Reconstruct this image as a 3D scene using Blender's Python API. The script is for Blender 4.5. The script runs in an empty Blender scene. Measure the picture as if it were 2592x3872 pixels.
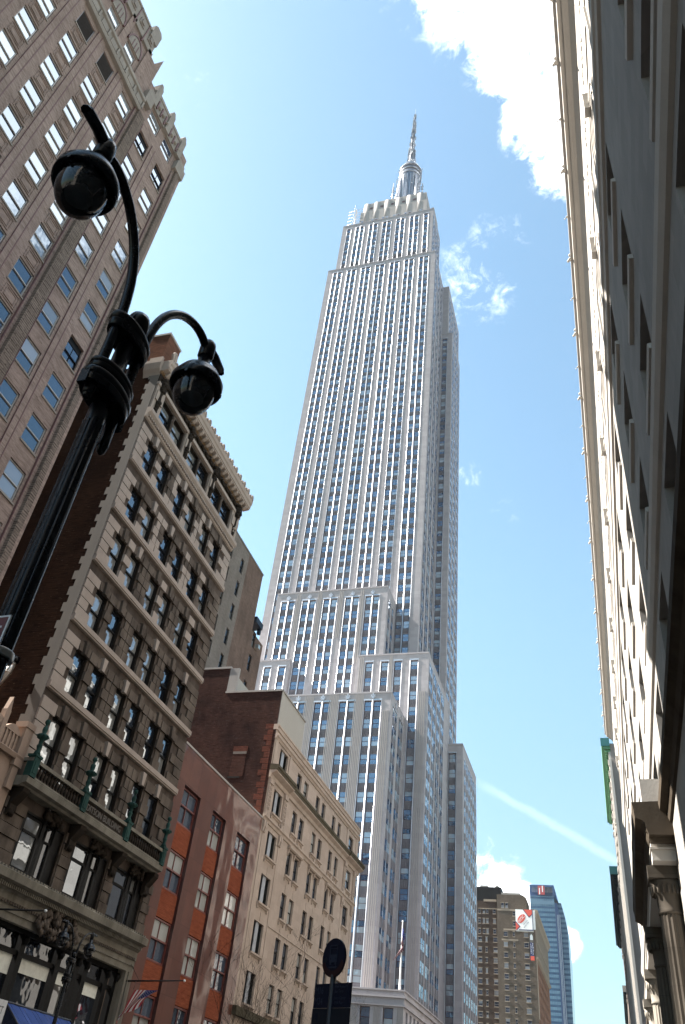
import bpy, bmesh, math, random
from mathutils import Vector, Matrix

R = math.radians
rnd = random.Random(11)
sc = bpy.context.scene
COL = sc.collection

# ------------------------------------------------------------------ camera
CAMZ = 1.65
YAW, PIT, ROL = R(-20.43326), R(38.74786), R(7.25749)
fw = Vector((math.sin(YAW) * math.cos(PIT), math.cos(YAW) * math.cos(PIT), math.sin(PIT)))
r0 = Vector((math.cos(YAW), -math.sin(YAW), 0))
u0 = r0.cross(fw)
rt = math.cos(ROL) * r0 + math.sin(ROL) * u0
up = -math.sin(ROL) * r0 + math.cos(ROL) * u0
cam_d = bpy.data.cameras.new("camera")
cam = bpy.data.objects.new("camera", cam_d)
COL.objects.link(cam)
m = Matrix((rt, up, -fw)).transposed().to_4x4()
m.translation = (0, 0, CAMZ)
cam.matrix_world = m
cam_d.sensor_fit = 'VERTICAL'
cam_d.sensor_height = 36.0
cam_d.lens = 2993.224 / 3872 * 36.0
cam_d.clip_start = 0.05
cam_d.clip_end = 6000
sc.camera = cam

# ------------------------------------------------------------------ sun and sky
SUN_EL, SUN_AZ = R(47.5), R(266)          # azimuth clockwise from +Y
sdir = Vector((math.sin(SUN_AZ) * math.cos(SUN_EL), math.cos(SUN_AZ) * math.cos(SUN_EL), math.sin(SUN_EL)))
sun_d = bpy.data.lights.new("sun", 'SUN')
sun_d.energy = 5.0
sun_d.angle = R(0.5)
sun_d.color = (1.0, 0.94, 0.86)
sun = bpy.data.objects.new("sun", sun_d)
sun.rotation_euler = sdir.to_track_quat('Z', 'Y').to_euler()
sun.location = (-120, -20, 200)
COL.objects.link(sun)

world = bpy.data.worlds.new("World")
sc.world = world
world.use_nodes = True
wn = world.node_tree
wn.nodes.clear()
def WN(t, **kw):
    n = wn.nodes.new(t)
    for k, v in kw.items(): setattr(n, k, v)
    return n
def wmath(op, a, b=None, clamp=False):
    n = WN('ShaderNodeMath', operation=op); n.use_clamp = clamp
    for i, x in enumerate((a, b)):
        if x is None: continue
        if isinstance(x, (int, float)): n.inputs[i].default_value = x
        else: wn.links.new(x, n.inputs[i])
    return n.outputs[0]
w_out = WN('ShaderNodeOutputWorld'); w_bg = WN('ShaderNodeBackground')
w_sky = WN('ShaderNodeTexSky', sky_type='NISHITA', sun_disc=False)
w_sky.sun_elevation = SUN_EL; w_sky.sun_rotation = SUN_AZ
w_sky.air_density = 1.0; w_sky.dust_density = 0.6; w_sky.ozone_density = 0.7; w_sky.altitude = 20
w_tc = WN('ShaderNodeTexCoord')
def px_dir(x, y):                           # a direction on the sky
    d = (x - 1296) / 2993.2 * rt - (y - 1936) / 2993.2 * up + fw
    return d.normalized()
w_n1 = WN('ShaderNodeTexNoise'); w_n1.inputs['Scale'].default_value = 60; w_n1.inputs['Detail'].default_value = 8; w_n1.inputs['Roughness'].default_value = .65
w_n2 = WN('ShaderNodeTexNoise'); w_n2.inputs['Scale'].default_value = 19; w_n2.inputs['Detail'].default_value = 8; w_n2.inputs['Roughness'].default_value = .62
for n in (w_n1, w_n2):
    n.inputs['Distortion'].default_value = .6
    wn.links.new(w_tc.outputs['Generated'], n.inputs['Vector'])
def blob(d, r_in, r_out, amp):
    vm = WN('ShaderNodeVectorMath', operation='DOT_PRODUCT')
    wn.links.new(w_tc.outputs['Generated'], vm.inputs[0]); vm.inputs[1].default_value = d
    mr = WN('ShaderNodeMapRange', interpolation_type='SMOOTHSTEP')
    wn.links.new(vm.outputs['Value'], mr.inputs['Value'])
    mr.inputs['From Min'].default_value = math.cos(R(r_out)); mr.inputs['From Max'].default_value = math.cos(R(r_in))
    mr.inputs['To Min'].default_value = 0; mr.inputs['To Max'].default_value = amp
    return mr.outputs[0]
BLOBS = [(px_dir(1930, -60), 0, 6.5, .66), (px_dir(2010, 180), 0, 5.6, .72), (px_dir(2090, 420), 0, 4.8, .78), (px_dir(2140, 620), 0, 3.4, .62),
         (px_dir(2300, 150), 1, 8, .7), (px_dir(2000, -420), 3, 11, 1.0),
         (px_dir(1890, 925), 0, 3.6, .30), (px_dir(1790, 1080), 0, 4.6, .33), (px_dir(1790, 1790), 0, 2.0, .26), (px_dir(1920, 1910), 0, 2.4, .24),
         (px_dir(690, 320), 0, 7, .16), (px_dir(1560, 40), 0, 3.2, .28),
         (px_dir(1880, 3360), .2, 2.2, .9), (px_dir(1965, 3400), .1, 1.5, .85), (px_dir(2140, 3570), 0, 1.4, .7), (px_dir(1840, 3290), 0, 3.2, .45),
         (Vector((.40, .20, .89)).normalized(), 9, 17, 1.7), (Vector((.55, -.25, .80)).normalized(), 8, 20, 1.0), (Vector((.8, .3, .5)).normalized(), 2, 14, .5)]
acc = None
for b in BLOBS:
    o = blob(*b)
    acc = o if acc is None else wmath('MAXIMUM', acc, o)
nz = wmath('ADD', wmath('MULTIPLY', w_n1.outputs['Fac'], .55), wmath('MULTIPLY', w_n2.outputs['Fac'], .75))
nz = wmath('SUBTRACT', nz, .66)             # about -0.35 .. 0.35
cl = wmath('ADD', acc, wmath('MULTIPLY', nz, 3.1))
cl = wmath('MULTIPLY', cl, wmath('MULTIPLY', acc, 2.0, True))
mrc = WN('ShaderNodeMapRange', interpolation_type='SMOOTHSTEP'); wn.links.new(cl, mrc.inputs['Value'])
mrc.inputs['From Min'].default_value = .10; mrc.inputs['From Max'].default_value = 1.25
mask = mrc.outputs[0]
# a thin contrail: a band along a great circle
pa, pb = px_dir(1868, 2992), px_dir(2330, 3250)
nrm = pa.cross(pb).normalized(); mid = (pa + pb).normalized()
vm = WN('ShaderNodeVectorMath', operation='DOT_PRODUCT'); wn.links.new(w_tc.outputs['Generated'], vm.inputs[0]); vm.inputs[1].default_value = nrm
band = wmath('ABSOLUTE', wmath('ADD', vm.outputs['Value'], wmath('MULTIPLY', nz, .012)))
mrb = WN('ShaderNodeMapRange', interpolation_type='SMOOTHSTEP'); wn.links.new(band, mrb.inputs['Value'])
mrb.inputs['From Min'].default_value = .0075; mrb.inputs['From Max'].default_value = .0005; mrb.inputs['To Max'].default_value = .055
trail = wmath('MULTIPLY', mrb.outputs[0], blob(mid, 3.2, 6.2, 1.0))
mask = wmath('MAXIMUM', mask, trail)
w_mix = WN('ShaderNodeMix', data_type='RGBA')
wn.links.new(mask, w_mix.inputs[0])
w_hs = WN('ShaderNodeHueSaturation'); w_hs.inputs['Saturation'].default_value = 1.0
wn.links.new(w_sky.outputs[0], w_hs.inputs['Color'])
w_tint = WN('ShaderNodeMix', data_type='RGBA', blend_type='MULTIPLY'); w_tint.inputs[0].default_value = 1
wn.links.new(w_hs.outputs[0], w_tint.inputs[6]); w_tint.inputs[7].default_value = (1.0, 1.135, .99, 1)
w_sep = WN('ShaderNodeSeparateXYZ'); wn.links.new(w_tc.outputs['Generated'], w_sep.inputs[0])
w_el = WN('ShaderNodeMapRange', interpolation_type='SMOOTHSTEP'); wn.links.new(w_sep.outputs[2], w_el.inputs['Value'])
w_el.inputs['From Min'].default_value = .0; w_el.inputs['From Max'].default_value = .60; w_el.inputs['To Min'].default_value = .56; w_el.inputs['To Max'].default_value = 1.0
w_dim = WN('ShaderNodeVectorMath', operation='SCALE'); wn.links.new(w_tint.outputs[2], w_dim.inputs[0]); wn.links.new(w_el.outputs[0], w_dim.inputs['Scale'])
wn.links.new(w_dim.outputs[0], w_mix.inputs[6])
w_mix.inputs[7].default_value = (13.5, 13.8, 14.2, 1)
wn.links.new(w_mix.outputs[2], w_bg.inputs[0])
w_bg.inputs[1].default_value = 0.051
wn.links.new(w_bg.outputs[0], w_out.inputs[0])

sc.view_settings.view_transform = 'Standard'
sc.view_settings.look = 'None'
sc.view_settings.exposure = 2.64
sc.view_settings.gamma = 1
sc.render.engine = 'CYCLES'
sc.cycles.max_bounces = 6
sc.cycles.diffuse_bounces = 3
sc.cycles.glossy_bounces = 3
sc.cycles.use_denoising = True

# ------------------------------------------------------------------ mesh helper
def ident(u, v, w): return (u, v, w)
def LF(x=-28.0): return lambda u, v, w: (x + w, u, v)        # facade facing +x (u along y)
def RF(x=2.7): return lambda u, v, w: (x - w, u, v)          # facade facing -x
def EF(y): return lambda u, v, w: (u, y - w, v)              # facade facing -y (u along x)
def WF(y): return lambda u, v, w: (u, y + w, v)              # facade facing +y

class MB:
    def __init__(s, F=ident): s.v = []; s.f = []; s.m = []; s.sm = []; s.F = F
    def face(s, pts, m=0, smooth=False, raw=False):
        i = len(s.v)
        s.v += [tuple(p) if raw else s.F(*p) for p in pts]
        s.f.append(list(range(i, i + len(pts)))); s.m.append(m); s.sm.append(smooth)
    def box(s, a0, a1, b0, b1, c0, c1, m=0):
        i = len(s.v)
        for c in (c0, c1):
            for b in (b0, b1):
                for a in (a0, a1): s.v.append(s.F(a, b, c))
        for q in ((0, 1, 3, 2), (4, 6, 7, 5), (0, 4, 5, 1), (2, 3, 7, 6), (0, 2, 6, 4), (1, 5, 7, 3)):
            s.f.append([i + k for k in q]); s.m.append(m); s.sm.append(False)
    def prism(s, prof, a0, a1, m=0, axis='u'):       # prof: (w, v) outline extruded along u
        i = len(s.v); n = len(prof)
        for a in (a0, a1):
            for (w, v) in prof: s.v.append(s.F(a, v, w))
        s.f.append([i + k for k in range(n)]); s.f.append([i + n + k for k in reversed(range(n))])
        s.m += [m, m]; s.sm += [False, False]
        for k in range(n):
            k2 = (k + 1) % n
            s.f.append([i + k, i + n + k, i + n + k2, i + k2]); s.m.append(m); s.sm.append(False)
    def poly(s, pts, w0, w1, m=0):                   # (u, v) outline with thickness in w
        i = len(s.v); n = len(pts)
        for w in (w0, w1):
            for (u, v) in pts: s.v.append(s.F(u, v, w))
        s.f.append([i + k for k in range(n)]); s.f.append([i + n + k for k in reversed(range(n))])
        s.m += [m, m]; s.sm += [False, False]
        for k in range(n):
            k2 = (k + 1) % n
            s.f.append([i + k, i + n + k, i + n + k2, i + k2]); s.m.append(m); s.sm.append(False)
    def lathe(s, prof, c, n=16, m=0, ax=(1, 1), smooth=True, flute=0.0, nf=0):
        i = len(s.v); k = len(prof)
        for (r, z) in prof:
            for j in range(n):
                a = 2 * math.pi * j / n
                rr = r * (1 - flute * (j % 2)) if nf else r
                s.v.append((c[0] + rr * ax[0] * math.cos(a), c[1] + rr * ax[1] * math.sin(a), c[2] + z))
        for q in range(k - 1):
            for j in range(n):
                j2 = (j + 1) % n
                s.f.append([i + q * n + j, i + q * n + j2, i + (q + 1) * n + j2, i + (q + 1) * n + j]); s.m.append(m); s.sm.append(smooth)
        s.f.append([i + j for j in reversed(range(n))]); s.m.append(m); s.sm.append(False)
        s.f.append([i + (k - 1) * n + j for j in range(n)]); s.m.append(m); s.sm.append(False)
    def tube(s, path, rad, n=8, m=0):
        P = [Vector(p) for p in path]; k = len(P)
        rad = rad if isinstance(rad, (list, tuple)) else [rad] * k
        i = len(s.v); ref = Vector((0.13, 0.31, 0.94)).normalized()
        for q in range(k):
            t = (P[min(q + 1, k - 1)] - P[max(q - 1, 0)]).normalized()
            if abs(t.dot(ref)) > .97: ref = Vector((1, .1, 0)).normalized()
            a = t.cross(ref).normalized(); b = t.cross(a)
            ref = -b if b.dot(ref) < 0 else b
            a = t.cross(ref).normalized(); b = t.cross(a)
            for j in range(n):
                th = 2 * math.pi * j / n
                s.v.append(tuple(P[q] + rad[q] * (math.cos(th) * a + math.sin(th) * b)))
        for q in range(k - 1):
            for j in range(n):
                j2 = (j + 1) % n
                s.f.append([i + q * n + j, i + q * n + j2, i + (q + 1) * n + j2, i + (q + 1) * n + j]); s.m.append(m); s.sm.append(True)
        s.f.append([i + j for j in reversed(range(n))]); s.f.append([i + (k - 1) * n + j for j in range(n)]); s.m += [m, m]; s.sm += [False, False]
    def wall(s, a0, a1, b0, b1, holes=(), w=0.0, depth=.3, m=0, mr=None):
        mr = m if mr is None else mr
        H = [h for h in holes if h[1] > a0 and h[0] < a1 and h[3] > b0 and h[2] < b1]
        us = sorted({a0, a1} | {x for h in H for x in h[:2] if a0 < x < a1})
        vs = sorted({b0, b1} | {x for h in H for x in h[2:4] if b0 < x < b1})
        for j in range(len(vs) - 1):
            vc = (vs[j] + vs[j + 1]) / 2; start = None
            row = [h for h in H if h[2] < vc < h[3]]
            for i in range(len(us) - 1):
                uc = (us[i] + us[i + 1]) / 2
                solid = not any(h[0] < uc < h[1] for h in row)
                if solid and start is None: start = us[i]
                if start is not None and (not solid or i == len(us) - 2):
                    e = us[i + 1] if solid else us[i]
                    s.face([(start, vs[j], w), (e, vs[j], w), (e, vs[j + 1], w), (start, vs[j + 1], w)], m); start = None
        for h in H:
            x0, x1, y0, y1 = h[:4]; d = w - depth
            s.face([(x0, y0, w), (x1, y0, w), (x1, y0, d), (x0, y0, d)], mr)
            s.face([(x0, y1, w), (x1, y1, w), (x1, y1, d), (x0, y1, d)], mr)
            s.face([(x0, y0, w), (x0, y1, w), (x0, y1, d), (x0, y0, d)], mr)
            s.face([(x1, y0, w), (x1, y1, w), (x1, y1, d), (x1, y0, d)], mr)
    def text(s, body, size, F, u, v, w, m=0, th=.02, rot=0.0, sx=1.0, align='LEFT', mirror=False):
        cu = bpy.data.curves.new('t', 'FONT'); cu.body = body; cu.size = size; cu.extrude = th; cu.align_x = align; cu.resolution_u = 3
        ob = bpy.data.objects.new('t', cu); COL.objects.link(ob)
        dg = bpy.context.evaluated_depsgraph_get(); dg.update()
        me = bpy.data.meshes.new_from_object(ob.evaluated_get(dg))
        ca, sa = math.cos(rot), math.sin(rot); i = len(s.v)
        for p in me.vertices:
            x, y, z = p.co; x *= sx * (-1 if mirror else 1)
            s.v.append(F(u + x * ca - y * sa, v + x * sa + y * ca, w + z))
        for p in me.polygons:
            s.f.append([i + k for k in p.vertices]); s.m.append(m); s.sm.append(False)
        bpy.data.objects.remove(ob); bpy.data.curves.remove(cu); bpy.data.meshes.remove(me)
    def mesh(s, name, mats, off=(0, 0, 0), recalc=True):
        me = bpy.data.meshes.new(name)
        me.from_pydata([(x - off[0], y - off[1], z - off[2]) for x, y, z in s.v], [], s.f)
        for mt in mats: me.materials.append(mt)
        me.polygons.foreach_set('material_index', s.m)
        me.polygons.foreach_set('use_smooth', s.sm)
        if recalc:
            bm = bmesh.new(); bm.from_mesh(me)
            if any(s.sm): bmesh.ops.remove_doubles(bm, verts=bm.verts, dist=1e-5)
            bmesh.ops.recalc_face_normals(bm, faces=bm.faces)
            bm.to_mesh(me); bm.free()
        me.update()
        return me
    def build(s, name, mats, parent=None, off=None, recalc=True):
        if not isinstance(mats, (list, tuple)): mats = [mats]
        if off is None: off = base_of(parent)
        ob = bpy.data.objects.new(name, s.mesh(name, mats, off, recalc))
        COL.objects.link(ob)
        if parent: ob.parent = parent
        else: ob.location = off
        return ob

BASE = {}
def base_of(p):
    if p is None: return (0, 0, 0)
    t = Vector((0, 0, 0))
    while p is not None:
        t += p.location; p = p.parent
    return tuple(t)
def thing(name, label, cat, loc=(0, 0, 0), group=None):
    o = bpy.data.objects.new(name, None); COL.objects.link(o)
    o.location = loc; o.empty_display_size = .5
    o['label'] = label; o['category'] = cat
    if group: o['group'] = group
    return o
def tag(o, label, cat, group=None):
    o['label'] = label; o['category'] = cat
    if group: o['group'] = group
    return o
def struct(o): o['kind'] = 'structure'; return o
def stuff(o): o['kind'] = 'stuff'; return o

# ------------------------------------------------------------------ materials
class NT:
    def __init__(s, name):
        s.mt = bpy.data.materials.new(name); s.mt.use_nodes = True
        s.t = s.mt.node_tree; s.t.nodes.clear()
        s.out = s.n('ShaderNodeOutputMaterial'); s._obj = None
    def n(s, t, **kw):
        x = s.t.nodes.new(t)
        for k, v in kw.items(): setattr(x, k, v)
        return x
    def set(s, inp, v):
        if v is None: return
        if hasattr(v, 'is_linked') or isinstance(v, bpy.types.NodeSocket): s.t.links.new(v, inp)
        else:
            if isinstance(v, (tuple, list)) and len(v) == 3 and inp.type == 'RGBA': v = (*v, 1)
            inp.default_value = v
    def co(s):
        if s._obj is None: s._obj = s.n('ShaderNodeTexCoord').outputs['Object']
        return s._obj
    def math(s, op, a, b=None, clamp=False):
        x = s.n('ShaderNodeMath', operation=op); x.use_clamp = clamp
        s.set(x.inputs[0], a); s.set(x.inputs[1], b); return x.outputs[0]
    def mapping(s, v, scale=(1, 1, 1), loc=(0, 0, 0)):
        x = s.n('ShaderNodeMapping'); s.set(x.inputs['Vector'], v); x.inputs['Scale'].default_value = scale; x.inputs['Location'].default_value = loc
        return x.outputs[0]
    def noise(s, v, scale, detail=5, rough=.55, dist=0.0):
        x = s.n('ShaderNodeTexNoise'); s.set(x.inputs['Vector'], v); x.inputs['Scale'].default_value = scale
        x.inputs['Detail'].default_value = detail; x.inputs['Roughness'].default_value = rough; x.inputs['Distortion'].default_value = dist
        return x.outputs['Fac']
    def ramp(s, f, a, b, lo=0.0, hi=1.0):
        x = s.n('ShaderNodeMapRange'); s.set(x.inputs['Value'], f)
        x.inputs['From Min'].default_value = a; x.inputs['From Max'].default_value = b; x.inputs['To Min'].default_value = lo; x.inputs['To Max'].default_value = hi
        return x.outputs[0]
    def mix(s, f, a, b, mode='MIX'):
        x = s.n('ShaderNodeMix', data_type='RGBA', blend_type=mode)
        s.set(x.inputs[0], f); s.set(x.inputs[6], a); s.set(x.inputs[7], b); return x.outputs[2]
    def flat(s):                                    # (x+y, z) for upright axis-aligned walls
        p = s.n('ShaderNodeSeparateXYZ'); s.set(p.inputs[0], s.co())
        c = s.n('ShaderNodeCombineXYZ'); s.set(c.inputs[0], s.math('ADD', p.outputs[0], p.outputs[1])); s.set(c.inputs[1], p.outputs[2])
        return c.outputs[0]
    def rand(s):
        o = s.n('ShaderNodeObjectInfo').outputs['Random']; g = s.n('ShaderNodeNewGeometry').outputs['Random Per Island']
        return s.math('FRACT', s.math('ADD', s.math('MULTIPLY', o, 7.31), s.math('MULTIPLY', g, 3.77)))
    def bump(s, h, strength=.3, dist=.02):
        x = s.n('ShaderNodeBump'); s.set(x.inputs['Height'], h); x.inputs['Strength'].default_value = strength; x.inputs['Distance'].default_value = dist
        return x.outputs[0]
    def bsdf(s, col, rough=.8, metal=0.0, normal=None, spec=.5, coat=0.0):
        b = s.n('ShaderNodeBsdfPrincipled')
        s.set(b.inputs['Base Color'], col); s.set(b.inputs['Roughness'], rough); s.set(b.inputs['Metallic'], metal)
        s.set(b.inputs['Specular IOR Level'], spec); s.set(b.inputs['Coat Weight'], coat)
        if normal is not None: s.set(b.inputs['Normal'], normal)
        return b.outputs[0]
    def done(s, sh): s.t.links.new(sh, s.out.inputs[0]); return s.mt

def stone(name, col, col2=None, rough=.85, streak=.3, blocks=None, bump=.25, spots=.35, joint=.72, spec=.04, fine=9, k=.56):
    t = NT(name); col2 = col2 or tuple(c * .72 for c in col)
    col = tuple(c * k for c in col); col2 = tuple(c * k for c in col2)
    n1 = t.noise(t.co(), .45, 6, .6); n2 = t.noise(t.co(), fine, 6, .65)
    n3 = t.noise(t.mapping(t.co(), (1.6, 1.6, .12)), 1.0, 5, .6)
    f = t.math('ADD', t.math('MULTIPLY', t.ramp(n1, .35, .7), spots), t.math('MULTIPLY', t.ramp(n3, .42, .75), streak), True)
    c = t.mix(f, col, col2)
    c = t.mix(t.ramp(n2, .3, .7, 0, .35), c, tuple(x * .8 for x in col), 'MIX')
    h = n2
    if blocks:
        br = t.n('ShaderNodeTexBrick'); t.set(br.inputs['Vector'], t.flat())
        br.inputs['Scale'].default_value = 1; br.inputs['Brick Width'].default_value = blocks[0]; br.inputs['Row Height'].default_value = blocks[1]
        br.inputs['Mortar Size'].default_value = blocks[2] if len(blocks) > 2 else .012; br.inputs['Mortar Smooth'].default_value = .2; br.inputs['Bias'].default_value = 0
        br.inputs['Color1'].default_value = (1, 1, 1, 1); br.inputs['Color2'].default_value = (.86, .86, .86, 1); br.inputs['Mortar'].default_value = (joint, joint, joint, 1)
        c = t.mix(1.0, c, br.outputs['Color'], 'MULTIPLY')
        h = t.math('SUBTRACT', t.math('MULTIPLY', n2, .35), br.outputs['Fac'])
    return t.done(t.bsdf(c, rough, 0, t.bump(h, bump), spec))

def brick(name, c1, c2, mortar, bw=.4, bh=.1, ms=.012, streak=.3, dark=(.03, .025, .022), patch=0.4, bias=0.0, rough=.9, k=.6, fleck=None):
    t = NT(name)
    c1, c2, mortar, dark = (tuple(x * k for x in q) for q in (c1, c2, mortar, dark))
    br = t.n('ShaderNodeTexBrick'); t.set(br.inputs['Vector'], t.flat())
    br.inputs['Scale'].default_value = 1; br.inputs['Brick Width'].default_value = bw; br.inputs['Row Height'].default_value = bh
    br.inputs['Mortar Size'].default_value = ms; br.inputs['Bias'].default_value = bias
    t.set(br.inputs['Color1'], c1); t.set(br.inputs['Color2'], c2); t.set(br.inputs['Mortar'], mortar)
    n1 = t.noise(t.co(), .3, 6, .62); n3 = t.noise(t.mapping(t.flat(), (1.3, 9, 1)), 1.0, 6, .7)
    n4 = t.noise(t.mapping(t.flat(), (.9, .14, 1)), 1.0, 4, .6)
    c = t.mix(t.ramp(n3, .38, .68, 0, .85), br.outputs['Color'], tuple(x * 1.5 for x in c2))
    c = t.mix(t.ramp(n1, .42, .7, 0, patch), c, dark)
    c = t.mix(t.ramp(n4, .45, .72, 0, streak), c, dark)
    if fleck:
        n5 = t.noise(t.mapping(t.flat(), (2.2, 11, 1)), 1.0, 4, .75)
        c = t.mix(t.ramp(n5, .60, .72, 0, .8), c, fleck)
    return t.done(t.bsdf(c, rough, 0, t.bump(t.math('SUBTRACT', n3, br.outputs['Fac']), .4, .02), 0.0))

def plain(name, col, rough=.5, metal=0.0, var=.25, scale=4, spec=.5, coat=0.0, bump=0.0):
    t = NT(name)
    n = t.noise(t.co(), scale, 5, .6)
    c = t.mix(t.ramp(n, .3, .75), col, tuple(x * (1 - var) for x in col))
    return t.done(t.bsdf(c, t.ramp(n, .2, .8, max(.02, rough - .06), rough + .08), metal, t.bump(n, bump) if bump else None, spec, coat))

def glass(name, dark=(.015, .02, .028), blind=(.32, .33, .32), pblind=.3, refl=(.16, .75), ior=1.9, wav=.05, tint=(.92, .95, 1)):
    t = NT(name); rn = t.rand()
    wn_ = t.noise(t.co(), .9, 2, .5)
    isb = t.math('LESS_THAN', rn, pblind)
    inner = t.mix(isb, t.mix(t.math('FRACT', t.math('MULTIPLY', rn, 9.7)), dark, tuple(x * 3 for x in dark)), t.mix(t.math('FRACT', t.math('MULTIPLY', rn, 17.3)), blind, tuple(x * .55 for x in blind)))
    nb = t.bump(wn_, wav, .3)
    d = t.n('ShaderNodeBsdfDiffuse'); t.set(d.inputs['Color'], inner)
    g = t.n('ShaderNodeBsdfGlossy'); g.inputs['Roughness'].default_value = .02; t.set(g.inputs['Color'], tint); t.set(g.inputs['Normal'], nb)
    fr = t.n('ShaderNodeFresnel'); fr.inputs['IOR'].default_value = ior
    f = t.math('ADD', t.math('MULTIPLY', fr.outputs[0], refl[1]), refl[0], True)
    mx = t.n('ShaderNodeMixShader'); t.set(mx.inputs[0], f); t.t.links.new(d.outputs[0], mx.inputs[1]); t.t.links.new(g.outputs[0], mx.inputs[2])
    return t.done(mx.outputs[0])

M = {}
M['twr_brick'] = brick('taupe_brick', (.155, .114, .100), (.285, .222, .196), (.23, .19, .17), bw=.62, bh=.12, ms=.012, streak=.15, dark=(.09, .068, .055), patch=.3, k=.80, fleck=(.30, .25, .215))
M['twr_soldier'] = brick('soldier_brick', (.16, .13, .112), (.26, .215, .185), (.06, .045, .04), bw=.8, bh=.16, ms=.035, streak=.05, dark=(.09, .07, .06), patch=.2)
M['twr_pale'] = stone('pale_tower_stone', (.47, .43, .385), (.33, .295, .265), blocks=(1.1, .55, .015), streak=.35)
M['twr_red'] = plain('plum_terracotta', (.12, .06, .06), .7, var=.3)
M['sill'] = stone('sill_stone', (.40, .36, .325), (.28, .25, .225), streak=.3)
M['alum'] = plain('window_frame_grey', (.33, .315, .30), .45, .2)
M['dark_frame'] = plain('window_frame_black', (.004, .0036, .0035), .55, spec=.12)
M['brown_frame'] = plain('window_frame_brown', (.085, .05, .035), .5)
M['red_frame'] = plain('window_frame_red', (.13, .030, .022), .45)
M['louver'] = plain('louver_grey', (.11, .11, .115), .5, .3)
M['gl_sky'] = glass('sky_glass', dark=(.010, .016, .03), refl=(.15, .6), blind=(.24, .25, .265), pblind=.45, wav=.03, tint=(.78, .90, 1))
M['gl_ditson'] = glass('old_glass', dark=(.006, .008, .012), refl=(.20, .65), blind=(.20, .20, .19), pblind=.45, wav=.018, tint=(.85, .92, 1))
M['gl_dull'] = glass('dull_glass', dark=(.006, .007, .009), refl=(.06, .5), blind=(.10, .10, .095), pblind=.25, wav=.05)
M['gl_store'] = glass('store_glass', dark=(.004, .0045, .006), refl=(.02, .25), blind=(.03, .03, .03), pblind=.1, wav=.03)
M['dit_stone'] = stone('soot_stained_stone', (.155, .122, .10), (.045, .034, .028), streak=.6, spots=.75, bump=.3)
M['dit_trim'] = stone('buff_trim_stone', (.47, .395, .34), (.27, .215, .18), streak=.35, spots=.35, k=.64)
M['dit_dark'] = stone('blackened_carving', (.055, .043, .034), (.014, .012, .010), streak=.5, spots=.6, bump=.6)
M['dit_block'] = stone('rusticated_block', (.23, .185, .15), (.045, .035, .030), streak=.5, spots=.8, bump=.3)
M['dit_rope'] = stone('ochre_rope_moulding', (.34, .22, .125), (.16, .10, .06), streak=.2, bump=.5)
M['dit_pale'] = stone('pale_weathered_limestone', (.34, .31, .255), (.10, .088, .07), streak=.65, spots=.55, bump=.4)
M['dit_quoin'] = stone('grey_quoin', (.26, .235, .21), (.17, .15, .14), streak=.3)
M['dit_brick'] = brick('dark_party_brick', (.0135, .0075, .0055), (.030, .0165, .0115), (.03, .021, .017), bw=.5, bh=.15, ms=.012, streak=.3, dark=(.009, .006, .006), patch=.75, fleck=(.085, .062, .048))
M['copper'] = stone('green_copper', (.055, .13, .11), (.010, .022, .022), streak=.3, spots=.75, rough=.6, bump=.4)
M['granite'] = None
M['or_brick'] = brick('orange_spandrel_brick', (.235, .066, .034), (.30, .092, .050), (.17, .055, .035), bw=.3, bh=.095, ms=.014, streak=.2, dark=(.20, .05, .03), patch=.35)
M['tan_stone'] = stone('warm_limestone', (.53, .425, .35), (.35, .27, .215), blocks=(1.25, .62, .006), streak=.32, spots=.35, joint=.8, k=.76)
M['tan_trim'] = stone('warm_limestone_trim', (.54, .435, .36), (.26, .20, .155), streak=.45, spots=.35, k=.76)
M['tan_mould'] = stone('mossy_cornice_stone', (.16, .135, .095), (.06, .055, .035), streak=.3, spots=.5)
M['tan_brick'] = brick('sooty_red_brick', (.044, .0235, .0195), (.080, .043, .035), (.065, .05, .045), bw=.4, bh=.13, ms=.014, streak=.3, dark=(.022, .017, .018), patch=.8, fleck=(.15, .095, .08))
M['red_patch'] = brick('red_patch_brick', (.11, .040, .028), (.17, .065, .045), (.09, .06, .055), bw=.32, bh=.11, ms=.014, streak=.1)
M['white_stucco'] = stone('cream_stucco', (.62, .58, .51), (.50, .46, .40), streak=.25, spots=.2)
M['coping'] = stone('coping_stone', (.55, .52, .48), (.35, .32, .30), streak=.3)
M['terra'] = stone('pink_terracotta', (.50, .37, .29), (.30, .21, .16), streak=.3, spots=.3)
M['iron'] = plain('black_iron', (.0025, .003, .0048), .26, .0, var=.2, spec=.24)
M['steel'] = plain('galvanised_steel', (.55, .52, .47), .32, .75, var=.35, scale=3)
M['pole_grey'] = plain('painted_pole', (.05, .05, .055), .4, .2)
M['white_paint'] = plain('white_paint', (.80, .80, .78), .4, var=.08)
M['gold'] = plain('gilded_ball', (.75, .55, .25), .25, .9)

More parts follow.
